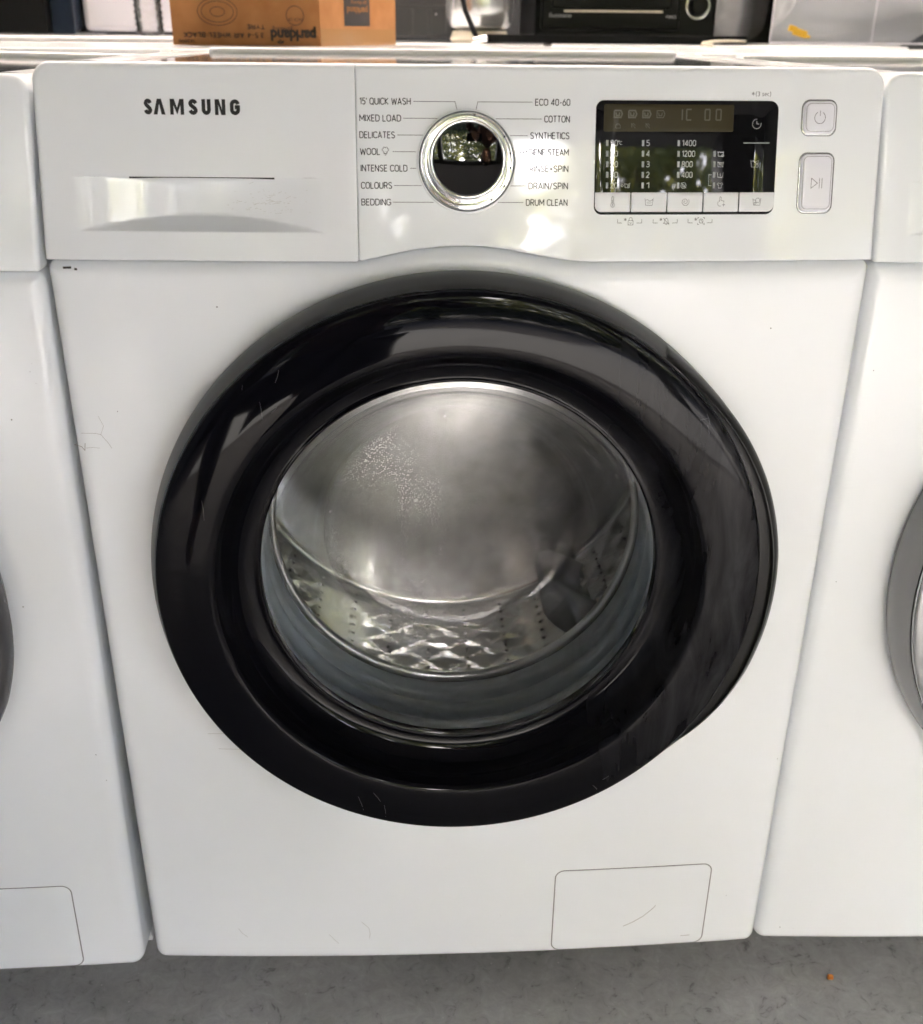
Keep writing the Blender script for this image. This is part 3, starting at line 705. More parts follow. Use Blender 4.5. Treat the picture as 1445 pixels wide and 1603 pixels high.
strokes('clock_symbol', [arc(0, 0, 3.1, 90, 370, 22), [(0, 1.9), (0, 0), (1.7, 0)]], pm, .63, .34, M_PRINTW, disp, 205.8, 813.2, 1)
strokes('divider_line', [[(196.8, 800.8), (215.6, 800.8)]], pm, .63, .5, M_PRINTW, disp)
strokes('laundry_symbol', [[(-2.9, 2.4), (-2.2, -2.2), (.6, -2.2)], [(2.9, 2.4), (2.5, -.4)], [(-2.7, 1.3), (-1.2, 1.9), (.2, .9), (1.5, 1.5), (2.7, 2.2)], arc(1.6, -1.5, 1.0, 0, 360, 8), arc(1.6, -.7, 1.0, 20, 160, 6)], pm, .63, .34, M_PRINTW, disp, 205.6, 787.2, 1)
# unlit LCD segments
def seg7(x, z, s, off, mt):
    L_ = {'a': [(0, 2), (1, 2)], 'b': [(1, 2), (1, 1)], 'c': [(1, 1), (1, 0)], 'd': [(0, 0), (1, 0)], 'e': [(0, 0), (0, 1)], 'f': [(0, 1), (0, 2)], 'g': [(0, 1), (1, 1)]}
    return [[(x+p[0]*s, z+p[1]*s) for p in L_[k]] for k in off]
segs = seg7(155, 815.6, 3.4, 'adef', 0)+seg7(148.5, 815.6, 3.4, 'bc', 0)+seg7(168.2, 815.6, 3.4, 'abcdef', 0)+seg7(176.2, 815.6, 3.4, 'abcdef', 0)
strokes('lcd_digits', segs, pm, .68, .9, M_LCDSEG, disp)
for i, px in enumerate((106.2, 116.4, 126.4, 136.4)):
    strokes('lcd_symbol', [[(-3, 2.6), (2.4, 2.6), (3.6, 0), (2.4, -2.6), (-3, -2.6), (-3, 2.6)], [(-1.6, 1.2), (-1.3, -1.2), (1, -1.2), (1.3, 1.2)]], pm, .68, 1.0 if i < 3 else .5, M_LCDSEG, disp, px, 819.3, .85)
for i, px in enumerate((106.4, 117.2, 127.4)):
    strokes('lcd_symbol', [[(-1.6, -1.6), (-1.6, .5), (1.6, .5), (1.6, -1.6), (-1.6, -1.6)], arc(0, .5, 1.0, 0, 180, 8)] if i == 0 else [[(-1.6, 1.6), (1.6, -1.6)], arc(0, 0, 1.3, 0, 250, 10)], pm, .68, .35, M_LCDSEG, disp, px, 811.8, 1)
# five silver keys
kx = [90.7+26.12*i for i in range(6)]
for i in range(5):
    a = kx[i]+.45; b = kx[i+1]-.45
    rr = (4.5, .6, .4, .4) if i == 0 else ((.6, 4.5, .4, .4) if i == 4 else .6)
    k = slab('option_key', rrect(a, b, 755.4, 768.2, rr), pm, .3, 1.5, M_KEY, disp, .3)
cen = [(kx[i]+kx[i+1])/2 for i in range(5)]
ic = [[arc(0, -2.3, 1.5, 120, 420, 14), [(-.75, -1.0), (-.75, 3.0)], arc(0, 3.0, .75, 180, 0, 6), [(.75, 3.0), (.75, -1.0)], [(0, 1.5), (0, -2.2)], arc(0, -2.3, .35, 0, 360, 8)],
      [[(-3.3, 2.6), (-2.5, -2.6), (2.5, -2.6), (3.3, 2.6)], [(-3.1, 1.0), (-1.4, 1.6), (.4, .5), (1.8, .9), (3.2, 1.9)]]+[arc(x_, z_, .15, 0, 360, 5) for x_, z_ in ((-1.5, -.3), (0, -.5), (1.5, -.3), (-.8, -1.3), (.8, -1.3))],
      [[(r_*math.cos(t_), r_*math.sin(t_)) for t_ in np.linspace(1.2, 1.2+2*PI*1.9, 44) for r_ in [.5+(t_-1.2)/(2*PI*1.9)*2.7]]],
      [[(-1.2, 0), (-1.2, 3.0)], arc(-.6, 3.0, .6, 180, 0, 6), [(0, 3.0), (0, .9), (2.2, .5), (2.4, -.6)], arc(-.7, -1.2, 2.0, 120, 290, 10), [(.9, -2.2), (3.3, -2.2)], [(2.1, -1.0), (2.1, -3.4)]],
      [[(-3.2, 2.4), (-2.5, -2.6), (2.5, -2.6), (3.2, 2.4)], arc(.7, .9, 1.7, 0, 360, 14), arc(-1.3, -1.2, .8, 0, 360, 10), [(-2.9, 1.2), (-1.1, 1.2)]]]
for c, s in zip(cen, ic): strokes('key_symbol', s, pm, 1.62, .26, M_INK, disp, c, 762.0, .92)
# print beneath and above the display
for x_, sy in ((117.4, 0), (143.2, 1), (168.6, 2)):
    strokes('bracket_print', [[(-9.5, 1.3), (-9.5, -1.2), (-6.2, -1.2)], [(4.2 if sy else 4.2, -1.2), (8.0, -1.2), (8.0, 1.3)]], pm, .10, .28, M_INK, cpanel, x_, 749.3, 1)
    st = [[(-4.1+1.1*math.cos(a), 1.2+1.1*math.sin(a)), (-4.1-1.1*math.cos(a), 1.2-1.1*math.sin(a))] for a in (PI/2, PI/6, -PI/6)]
    sym = [[[(-1.9, .4), (1.9, .4), (1.9, -2.6), (-1.9, -2.6), (-1.9, .4)], [(-1.2, .4), (-1.2, 1.4)], arc(0, 1.4, 1.2, 180, 0, 8), [(1.2, 1.4), (1.2, .4)], [(-.8, -.9), (0, -1.6), (.8, -.9)]],
           [[(-2.2, -1.6), (-1.4, -.8), (-1.2, 1.2), (0, 2.2), (1.2, 1.2), (1.4, -.8), (2.2, -1.6), (-2.2, -1.6)], [(-2.2, 2.2), (2.2, -2.6)], [(-.5, -2.3), (.5, -2.3)]],
           [arc(0, 0, 1.5, 0, 360, 14), [(0, .9), (0, 0), (.8, 0)], [(-2.6, 1.4), (-2.6, 2.4), (-1.6, 2.4)], [(2.6, 1.4), (2.6, 2.4), (1.6, 2.4)], [(-2.6, -1.4), (-2.6, -2.4), (-1.6, -2.4)], [(2.6, -1.4), (2.6, -2.4), (1.6, -2.4)], [(1.0, -1.1), (1.9, -2.0)]]][sy]
    strokes('hold_symbol', st+sym, pm, .10, .3, M_INK, cpanel, x_, 749.3, .95)
stext('hold_note', '(3 sec)', pm, 204.2, 215.2, 831.2, 3.0, .34, M_INK, cpanel)
strokes('hold_symbol', [[(1.2*math.cos(a), 1.2*math.sin(a)), (-1.2*math.cos(a), -1.2*math.sin(a))] for a in (PI/2, PI/6, -PI/6)], pm, .10, .3, M_INK, cpanel, 202.4, 832.8, 1)
# power and start buttons
for nm, x0, x1, z0, z1 in (('power_button', 238.4, 263.9, 805.6, 829.0), ('start_button', 238.4, 264.3, 754.2, 794.4)):
    gr = densify(rrect(x0, x1, z0, z1, 5.5), 2); 
    b = slab(nm, rrect(x0+.3, x1-.3, z0+.3, z1-.3, 5.3), pm, -.2, .35, M_CHROME_S, root, .3)
    strokes('button_edge', [gr+[gr[0]]], pm, .12, .45, M_BTNEDGE if 'M_BTNEDGE' in globals() else M_INK, b)
    slab('button_bezel', rrect(x0+.8, x1-.8, z0+.8, z1-.8, 5.0), pm, .3, 2.2, M_CLEARBTN, b, 1.5)
    g2 = densify(rrect(x0+2.6, x1-2.6, z0+2.6, z1-2.6, 3.6), 2)
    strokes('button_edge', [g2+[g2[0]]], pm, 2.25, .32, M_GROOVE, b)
    slab('button_cap', rrect(x0+2.8, x1-2.8, z0+2.8, z1-2.8, 3.4), pm, 2.1, 2.75, M_CLEARBTN, b, .4)
    if nm == 'power_button': strokes('power_symbol', [arc(0, -.3, 3.9, 118, 422, 26), [(0, 4.3), (0, .9)]], pm, 2.85, .34, M_INK, b, (x0+x1)/2-.4, (z0+z1)/2, 1)
    else: strokes('start_symbol', [[(-4.0, 3.4), (-4.0, -3.4), (.6, 0), (-4.0, 3.4)], [(2.0, 3.4), (2.0, -3.4)], [(3.9, 3.4), (3.9, -3.4)]], pm, 2.85, .34, M_INK, b, (x0+x1)/2-.2, 774.0, 1)

# ------------------------------------------------------------------ scratches and chips on the main machine
def mark(parent, polys, wd, fn=bo, h=.08, m=None):
    o = strokes('scratch', polys, fn, h, wd, m or M_SCR, parent); return o
for q, wq in (([(-298.5, 583), (-293, 581), (-291, 578), (-290, 584)], .5), ([(-292, 592), (-281, 592), (-277, 591), (-272, 584), (-270, 580)], .28), ([(-277, 591), (-274, 598), (-277, 606)], .22), ([(-290, 580), (-284, 580.5), (-279, 580)], .25)):
    mark(front, [[(x_, z_) for x_, z_ in q]], wq, bo, .03)
M_CHIP = mat('chip_dark', (.03, .025, .022), .8)
strokes('paint_chip', [[(-287, 716.4), (-281, 716.6)], [(-279, 715.6), (-277, 715.3)]], bo, -1.2, 1.6, M_CHIP, front)
mark(root, [[(161.5, 75.5), (170, 80), (180, 87), (189, 96.5), (192, 101)]], .7, bo, .55)
mark(root, [[(221, 58.2), (230, 58.6)]], .7, bo, .55)
mark(front, [[(228.0, 672.6), (228.8, 672.2)]], .9, bo, .08, M_CHIP)
for q in ([(-127, 76), (-118, 64)], [(-95, 92), (-88, 84), (-87, 76), (-88, 70)], [(-214, 84), (-211, 78), (-206, 73)], [(-222, 314), (-196, 314.6)], [(-214, 298), (-180, 297), (-172, 299)]): mark(front, [q], .3)
# fine scuffs on the black door
M_SCUFF = mat('pale_scuff', (.12, .12, .125), .6)
def dring(x, z, h=0):
    dxx, dzz = x/1000-DX, z/1000-DZ; r = math.hypot(dxx, dzz)
    p = float(np.interp(r, [.1915, .196, .204, .214, .224, .231, .2346, .2358], [.0388, .0397, .0400, .0397, .0389, .0376, .0356, .0335]))
    return Vector((x/1000, -BOW-p-h/1000, z/1000))
sc_l = []
for (x, z, dx_, dz_) in ((-148, 632, 1, -13), (-136, 646, 3, 9), (-160, 640, .5, 7), (-140, 624, 4, 4), (-196, 556, .4, -16), (-90, 278, 4, -16), (-68, 268, 1, -14), (-77, 282, 6, -10), (175, 620, 3, -8), (170, 616, 6, 1), (176, 612, 2, -7), (120, 290, 5, 4), (112, 284, 4, -5)):
    sc_l.append([(x, z), (x+dx_*.5+.4, z+dz_*.5), (x+dx_, z+dz_)])
strokes('door_scuffs', sc_l, dring, .12, .28, M_SCUFF, door)['kind'] = 'stuff'
# scuffs in the drawer grip
M_SCUFFG = mat('grey_scuff', (.50, .49, .47), .7)
def prc(x, z, h): return pm(x, z, h)+Vector((0, recess(x/1000, z/1000), 0))
dirt = []
for i in range(70):
    x_, z_ = rng.normal(-142, 13), rng.normal(759, 4.5)
    if 750.5 < z_ < 775: l_ = rng.exponential(1.5); a_ = rng.normal(.3, .5); dirt.append([(x_, z_), (x_+.3+l_*math.cos(a_), z_+l_*math.sin(a_)*.4)])
strokes('grip_dirt', dirt, prc, .12, .2, M_SCUFFG, drawer)['kind'] = 'stuff'


# ------------------------------------------------------------------ neighbours
nl = machine(-.6115, .0, -.0044, math.radians(.75), 'white washer cut off by the left edge with a sliver of grey door', main=False, chrome=True, doff=(-.009, -.016), band=mat('grey_door_band', (.07, .07, .075), .2))
nr = machine(.6005, .006, -.0030, 0, 'white washer at the right edge with a silver and grey door ring', main=False, chrome=True, doff=(.006, -.008), band=mat('mid_grey_door_band', (.28, .28, .29), .2))

for par, pts in ((nl[3], [(283, 655), (281, 649), (284, 640), (286, 560), (287, 340), (285, 300), (262, 612)]), (nr[3], [(-290, 708), (-288, 690), (-284, 640), (-291, 480), (-287, 472), (-283, 455), (-287, 380), (-276, 60), (-262, 58), (-250, 90)]), (front, [(-262, 610), (-180, 690), (-20, 712), (40, 96), (235, 62), (240, 55), (262, 108)])):
    for (x_, z_) in pts:
        k_ = rng.uniform(.3, .9); strokes('paint_chip', [[(x_, z_), (x_+k_*.6, z_-k_)]], bo, -1.0 if abs(x_) > 289 else (.05 if abs(x_) < 286 else -.3), k_, M_CHIP if k_ > .55 else M_SCR, par)
# ------------------------------------------------------------------ setting
def concrete(name, base, spots=True, scale=1.0, rough=.55):
    m = mat(name, base, rough)
    c = coords(m, (scale, scale, scale))
    a = N(m, 'ShaderNodeTexNoise', Scale=5.0, Detail=10.0, Roughness=.65, Distortion=.4); L(m, c, a.inputs['Vector'])
    b = N(m, 'ShaderNodeTexNoise', Scale=60.0, Detail=10.0, Roughness=.7, Distortion=1.0); L(m, c, b.inputs['Vector'])
    col = ramp(m, a.outputs[0], [(.30, tuple(k*.66 for k in base)), (.5, base), (.72, tuple(min(1, k*1.22) for k in base))])
    sp = ramp(m, b.outputs[0], [(.33, g3(.45)), (.42, g3(.85)), (.6, g3(1.0)), (.72, g3(1.12))])
    mx = N(m, 'ShaderNodeMix', data_type='RGBA', blend_type='MULTIPLY'); mx.inputs[0].default_value = 1
    L(m, col, mx.inputs[6]); L(m, sp, mx.inputs[7])
    w_ = N(m, 'ShaderNodeTexVoronoi', Scale=55.0); L(m, c, w_.inputs['Vector'])
    lt = N(m, 'ShaderNodeMath', operation='LESS_THAN'); lt.inputs[1].default_value = .05; L(m, w_.outputs['Distance'], lt.inputs[0])
    m3 = N(m, 'ShaderNodeMix', data_type='RGBA'); m3.inputs[7].default_value = (.45, .45, .43, 1)
    k = N(m, 'ShaderNodeMath', operation='MULTIPLY'); k.inputs[1].default_value = .6 if spots else 0; L(m, lt.outputs[0], k.inputs[0])
    L(m, k.outputs[0], m3.inputs[0]); L(m, mx.outputs[2], m3.inputs[6]); L(m, m3.outputs[2], bsdf(m).inputs['Base Color'])
    bump(m, b.outputs[0], .5, .002)
    return m
def ground_sheet(name, x0, x1, y0, y1, z, m, kind='structure'):
    o = mesh_obj(name, [(x0, y0, z), (x1, y0, z), (x1, y1, z), (x0, y1, z)], [(0, 1, 2, 3)], m, None, False); o['kind'] = kind; return o
GX0, GX1, GY0, GY1, GH = -2.3, 2.6, -3.4, 2.6, 2.50
ground_sheet('garage_floor', GX0, GX1, -1.75, GY1, 0.0, concrete('garage_concrete', (.30, .302, .302)))  # concrete stops short so unseen asphalt indoors dulls the sun patch
ground_sheet('driveway', -60, 60, -120, 60, -.006, concrete('driveway_asphalt', (.05, .05, .052), False, .4))
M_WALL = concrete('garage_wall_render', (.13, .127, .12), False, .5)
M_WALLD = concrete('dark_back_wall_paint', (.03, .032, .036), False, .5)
M_CEIL = mat('ceiling_board', (.11, .105, .10), .7)
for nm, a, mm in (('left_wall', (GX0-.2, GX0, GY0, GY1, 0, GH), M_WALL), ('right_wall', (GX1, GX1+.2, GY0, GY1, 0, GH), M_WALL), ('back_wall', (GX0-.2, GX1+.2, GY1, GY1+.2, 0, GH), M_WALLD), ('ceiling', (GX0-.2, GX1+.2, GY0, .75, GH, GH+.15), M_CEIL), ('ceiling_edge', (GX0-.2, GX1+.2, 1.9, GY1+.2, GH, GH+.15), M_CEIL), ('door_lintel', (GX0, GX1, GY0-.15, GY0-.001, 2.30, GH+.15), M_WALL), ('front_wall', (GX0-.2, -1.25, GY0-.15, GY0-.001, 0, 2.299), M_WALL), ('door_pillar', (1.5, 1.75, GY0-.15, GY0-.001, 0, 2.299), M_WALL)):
    o = box(nm, *a, mm); o['kind'] = 'structure'

M_ADDED_ROOF = bpy.data.materials.new('added_rooflight_sheet'); M_ADDED_ROOF.use_nodes = True; _b = N(M_ADDED_ROOF, 'ShaderNodeBsdfTranslucent'); _b.inputs[0].default_value = (.42, .40, .37, 1)
L(M_ADDED_ROOF, _b.outputs[0], M_ADDED_ROOF.node_tree.nodes['Material Output'].inputs[0])
o = box('added_rooflight', GX0-.2, GX1+.2, .751, 1.899, GH+.05, GH+.053, M_ADDED_ROOF); o['kind'] = 'structure'  # translucent sheet added overhead, unseen, to brighten things behind the machines
# ------------------------------------------------------------------ the person taking the picture, crouching behind the camera
def skin_obj(name, verts, edges, radii, m, parent, rootv=0, sub=2):
    me = bpy.data.meshes.new(name); me.from_pydata(verts, edges, []); o = bpy.data.objects.new(name, me); COL.objects.link(o); o.parent = parent
    me.materials.append(m); md = o.modifiers.new('skin', 'SKIN'); md.use_smooth_shade = True
    if not me.skin_vertices: me.skin_vertices.new()
    for i, r in enumerate(radii):
        sv = me.skin_vertices[0].data[i]; sv.radius = (r, r) if not isinstance(r, tuple) else r; sv.use_root = i == rootv
    ss = o.modifiers.new('sub', 'SUBSURF'); ss.levels = sub; ss.render_levels = sub; return o
pr = thing('person', 'person in dark trousers and brown jumper crouching with a phone to take the picture', 'person', (-.30, -1.28, 0))
M_SKIN = mat('skin', (.45, .26, .18), .5); M_JUMP = mat('brown_jumper', (.16, .085, .065), .9); M_TROU = mat('dark_trousers', (.03, .03, .035), .9); M_HAIR = mat('dark_hair', (.02, .014, .01), .6)
body = [(0, 0, .42), (.0, -.02, .58), (.02, .04, .76), (.04, .08, .92), (.05, .10, 1.02), (.055, .13, 1.09),   # pelvis..neck
        (-.15, .08, .91), (-.22, .22, .74), (-.04, .40, .79), (.05, .46, .83), (.23, .08, .91), (.34, .24, .76), (.32, .42, .80), (.30, .47, .84),
        (-.13, .04, .42), (-.22, .38, .52), (-.20, .16, .09), (-.20, .32, .05), (.13, .04, .40), (.20, .30, .12), (.20, -.10, .07), (.2, -.24, .05)]
be = [(0, 1), (1, 2), (2, 3), (3, 4), (4, 5), (3, 6), (6, 7), (7, 8), (8, 9), (3, 10), (10, 11), (11, 12), (12, 13), (0, 14), (14, 15), (15, 16), (16, 17), (0, 18), (18, 19), (19, 20), (20, 21)]
br = [.14, (.15, .12), (.17, .12), (.16, .10), .06, .052, .07, .048, .034, .028, .07, .048, .034, .028, .095, .065, .045, .035, .095, .065, .045, .035]
skin_obj('clothed_body', body, be, br, M_JUMP, pr)
skin_obj('trousers', [body[0]]+body[14:17]+body[18:21], [(0, 1), (1, 2), (2, 3), (0, 4), (4, 5), (5, 6)], [.15, .10, .07, .052, .10, .07, .052], M_TROU, pr)
V, F = lathe_pts([(.001, -.125), (.035, -.118), (.058, -.09), (.070, -.045), (.077, 0), (.078, .04), (.070, .08), (.045, .108), (.001, .118)], 28, lambda r, p, t: (.065+r*math.cos(t), .155+r*1.15*math.sin(t), 1.20+p)); hd = mesh_obj('head', V, F, M_SKIN, pr, True)
V, F = lathe_pts([(.082, -.02), (.086, .03), (.080, .08), (.05, .117), (.001, .128)], 28, lambda r, p, t: (.065+r*math.cos(t), .143+r*1.15*math.sin(t), 1.20+p+.03*max(0, math.sin(t)))); mesh_obj('hair', V, F, M_HAIR, hd, True)
for sx in (-.028, .028):
    V, F = lathe_pts([(.0005, .004), (.006, .003), (.009, 0)], 12, lambda r, p, t: (.065+sx+r*math.cos(t), .238+p, 1.205+r*.6*math.sin(t))); mesh_obj('eye', V, F, M_HAIR, hd, True)
skin_obj('nose', [(.065, .235, 1.20), (.065, .258, 1.165), (.065, .24, 1.155)], [(0, 1), (1, 2)], [.008, .014, .01], M_SKIN, hd)
for base, sgn in (((.05, .46, .83), 1), ((.30, .47, .84), -1)):
    bx_, by_, bz_ = base; vs = [(bx_, by_, bz_), (bx_+.03*sgn, by_+.03, bz_+.03)]; es = [(0, 1)]; rs = [.026, .03]
    for i in range(5):
        q = len(vs); o_ = (i-1.5)*.019; ln = (.05, .055, .052, .042, .035)[i]
        vs += [(bx_+.045*sgn, by_+.03, bz_+.03+o_), (bx_+(.045+ln*.6)*sgn, by_+.012, bz_+.03+o_*1.1), (bx_+(.045+ln)*sgn, by_+.002, bz_+.03+o_)]
        es += [(1, q), (q, q+1), (q+1, q+2)]; rs += [.009, .0085, .0075]
    skin_obj('hand', vs, es, rs, M_SKIN, pr)
ph = tag(box('phone', -.105, .052, -.800, -.7915, .850, .925, M_BLK_P, None, .004, 3), 'black phone held level in both hands behind the camera position', 'phone')

# ------------------------------------------------------------------ trees and wall across the drive, mirrored in the dial and the glass
M_LEAF = mat('leaf_green', (.075, .12, .025), .5); M_BARK = mat('bark', (.10, .07, .045), .9)
nzl = N(M_LEAF, 'ShaderNodeTexNoise', Scale=1.6, Detail=2.0); L(M_LEAF, coords(M_LEAF), nzl.inputs['Vector'])
L(M_LEAF, ramp(M_LEAF, nzl.outputs[0], [(.35, (.05, .065, .02)), (.65, (.18, .18, .06))]), bsdf(M_LEAF).inputs['Base Color'])
_o = M_LEAF.node_tree.nodes['Material Output']; _t = N(M_LEAF, 'ShaderNodeBsdfTranslucent'); _t.inputs[0].default_value = (.40, .40, .13, 1); _m = N(M_LEAF, 'ShaderNodeMixShader'); _m.inputs[0].default_value = .45
L(M_LEAF, bsdf(M_LEAF).outputs[0], _m.inputs[1]); L(M_LEAF, _t.outputs[0], _m.inputs[2]); L(M_LEAF, _m.outputs[0], _o.inputs[0])
def tree(x, y, h, rw, label, seed, n=9000):
    r = np.random.default_rng(seed)
    t = thing('tree', label, 'tree', (x, y, 0), group='trees across the drive')
    pts = [(0, 0, 0), (.05, .02, h*.3), (-.03, .05, h*.6), (.02, 0, h*.93)]
    tube('trunk', pts, .1, M_BARK, t, 10, taper=[.14, .11, .07, .02])
    V = []; F = []
    for i in range(n):
        u = r.random(); z = h*(.12+.88*u); rad = rw*(1-u)**.75*(.35+.65*r.random()**.5)*(1+.25*math.sin(z*7+seed)); a = r.random()*2*PI
        c = np.array([rad*math.cos(a), rad*math.sin(a), z]); d1 = r.normal(size=3); d1 /= np.linalg.norm(d1); d2 = np.cross(d1, r.normal(size=3)); d2 /= np.linalg.norm(d2)
        s = .14*(.6+.8*r.random()); b = len(V); V += [c-d1*s, c+d2*s*.4, c+d1*s, c-d2*s*.4]; F.append((b, b+1, b+2, b+3))
    mesh_obj('crown', V, F, M_LEAF, t, False)
tree(-2.3, -9.5, 7.6, 1.9, 'dense conical evergreen left of the gap across the drive', 3)
tree(-.05, -9.2, 7.3, 1.9, 'conical evergreen in the middle across the drive', 5)
tree(2.85, -9.8, 7.8, 2.05, 'conical evergreen right of the middle across the drive', 8)
tree(6.0, -10.4, 7.6, 2.2, 'far right conical evergreen across the drive', 12)
tree(-5.2, -10.6, 7.4, 2.0, 'far left conical evergreen across the drive', 16)
V = []; F = []; r_ = np.random.default_rng(9)
for i in range(14000):
    c = np.array([r_.uniform(-9, 11), -8.2+r_.normal()*.22, 1.25*r_.random()**.7+.02]); d1 = r_.normal(size=3); d1 /= np.linalg.norm(d1); d2 = np.cross(d1, r_.normal(size=3)); d2 /= np.linalg.norm(d2)
    q = .08*(.6+.8*r_.random()); b = len(V); V += [c-d1*q, c+d2*q*.5, c+d1*q, c-d2*q*.5]; F.append((b, b+1, b+2, b+3))
M_ADDED_HEDGE = mat('added_hedge_leaf', (.035, .05, .018), .6)  # unseen greenery added to darken what the door ring reflects
tag(mesh_obj('added_hedge', V, F, M_ADDED_HEDGE, None, False), 'low dark clipped greenery, added unseen across the drive to darken door reflections', 'added_hedge')
tag(box('garden_wall', -9, 11, -13.2, -13, 0, 1.7, mat('white_render', (.34, .34, .32), .8)), 'white rendered garden wall behind the evergreens', 'wall')

# ------------------------------------------------------------------ things stacked behind the row
def rear_machine(x0, x1, y0, y1, z, label):
    t = thing('appliance', label, 'appliance', ((x0+x1)/2, (y0+y1)/2, 0), group='white appliances behind the front row')
    hx, hy = (x1-x0)/2, (y1-y0)/2
    box('cabinet', -hx+.003, hx-.003, -hy+.003, hy-.003, 0.01, z-.013, M_SIDE, t, .006)
    box('lid', -hx, hx, -hy, hy, z-.012, z, M_LID, t, .004)
    return t
rear_machine(-.92, -.325, .575, 1.15, .850, 'white appliance top directly behind the left washer')
rear_machine(-.315, .285, .575, 1.15, .850, 'white appliance top under the cardboard box')
rear_machine(.295, .895, .575, 1.15, .850, 'white appliance top below the clear plastic bin')
rear_machine(-1.15, -.42, 1.19, 1.75, .8585, 'white appliance top under the plastic bottle')
rear_machine(-.41, .19, 1.19, 1.75, .852, 'white appliance top behind the cardboard box and crate')
rear_machine(.20, .822, 1.19, 1.75, .8535, 'white appliance top under the black mini oven')

# cardboard box
def card_mat():
    m = mat('brown_cardboard', (.36, .165, .055), .75)
    c = coords(m, (1, 1, 1)); n = N(m, 'ShaderNodeTexNoise', Scale=30.0, Detail=6.0); L(m, c, n.inputs['Vector'])
    L(m, ramp(m, n.outputs[0], [(.3, (.30, .125, .036)), (.7, (.39, .175, .06))]), bsdf(m).inputs['Base Color'])
    wv = N(m, 'ShaderNodeTexWave', Scale=120.0); L(m, c, wv.inputs['Vector']); bump(m, wv.outputs[0], .08, .001); return m
M_CARD = card_mat(); M_CARDINK = mat('box_print', (.035, .025, .02), .6); M_TAPE = mat('parcel_tape', (.36, .20, .09), .12)
M_LABELK = mat('dark_label', (.03, .028, .03), .5)
bxx, byy, bzz = -.163, .860, .8505
bt = thing('cardboard_box', 'brown cardboard box with upside-down black print standing behind the washer', 'box', (bxx, byy, bzz))
# front face runs left from the corner, right face runs back and right
fd = Vector((-1, .0, 0)); sdv = Vector((.102, .215, 0)); 
def boxpt(u, v, z, off=0):   # u along front (to the left), v along the side
    return fd*u+sdv.normalized()*v+Vector((0, 0, z))
HB = .26; UL, VL = .204, .238; tz = .003
V = [boxpt(0, 0, 0), boxpt(UL, 0, 0), boxpt(UL, VL, 0), boxpt(0, VL, 0), boxpt(0, 0, HB), boxpt(UL, 0, HB), boxpt(UL, VL, HB), boxpt(0, VL, HB)]
card = mesh_obj('carton', V, [(0, 1, 5, 4), (1, 2, 6, 5), (2, 3, 7, 6), (3, 0, 4, 7), (0, 3, 2, 1)], M_CARD, bt, False)
for a, b in ((boxpt(0, 0, HB), boxpt(UL, 0, HB)), (boxpt(0, VL, HB), boxpt(UL, VL, HB))):
    q = Vector((0, -.09 if a.y < .05 else .09, .05)); mesh_obj('flap', [a, b, b+q, a+q], [(0, 1, 2, 3)], M_CARD, bt, False)
def bf(x, z, h=0):   # front face, mm measured in world x from the corner
    return Vector((x/1000, -h/1000-.0002, z/1000))
stext('box_print', 'TYRE', bf, -101, -76, 20.5, 6.2, 1.3, M_CARDINK, bt, .4, True)
stext('box_print', '3.5-4 AIR WHEEL BLACK', bf, -189, -78, 9.5, 6.8, 1.3, M_CARDINK, bt, .4, True, .28)
stext('box_print', '14289b', bf, -196, -174, 3.0, 4.5, .7, M_CARDINK, bt, .4, True)
text('box_print', 'parkland', bf, -69, -6, 6.0, 13.5, M_CARDINK, bt, .4, .05, rot180=True)
text('box_print', 'gardening', bf, -66, -38, 18.5, 5.0, M_CARDINK, bt, .4, .0, rot180=True)
strokes('box_print', [arc(0, 0, 27, 0, 360, 40, 17), arc(0, 0, 22, 0, 360, 40, 13), arc(0, 0, 10, 0, 360, 20, 6)], bf, .4, .8, M_CARDINK, bt, -140, 42, 1)
strokes('box_print', [arc(0, 0, 12, 0, 360, 30)], bf, .4, .9, M_CARDINK, bt, -34, 38, 1)
text('box_print', 'PACK OF', bf, -44, -24, 31, 4.0, M_CARDINK, bt, .4, .0, rot180=True)
strokes('leaf_print', [[(0, 0), (3, 3), (1.5, 7), (0, 9), (-1.5, 7), (-3, 3), (0, 0)], [(3, 1), (7, 3), (8, 6), (5, 5), (3, 1)], [(-3, 1), (-6, 3), (-6.5, 5), (-4, 4.5), (-3, 1)]], bf, .4, 1.4, M_CARDINK, bt, -56, 2.6, .55)
sn = Vector((sdv.normalized().y, -sdv.normalized().x, 0))
def bs(x, z, h=0): return sdv.normalized()*(x/1000)+Vector((0, 0, z/1000))+sn*(h/1000)
flat('side_label', [(70, 26), (150, 26), (150, 90), (70, 90)], bs, .4, M_LABELK, bt)
text('label_print', 'parkland', bs, 78, 142, 42, 9, M_CARD, bt, .9, .02, rot180=True)
text('label_print', 'gardening', bs, 90, 140, 54, 5, M_CARD, bt, .9, .0, rot180=True)
flat('tape', [(0, 0), (236, 0), (236, 22), (0, 22)], bs, .3, M_TAPE, bt)

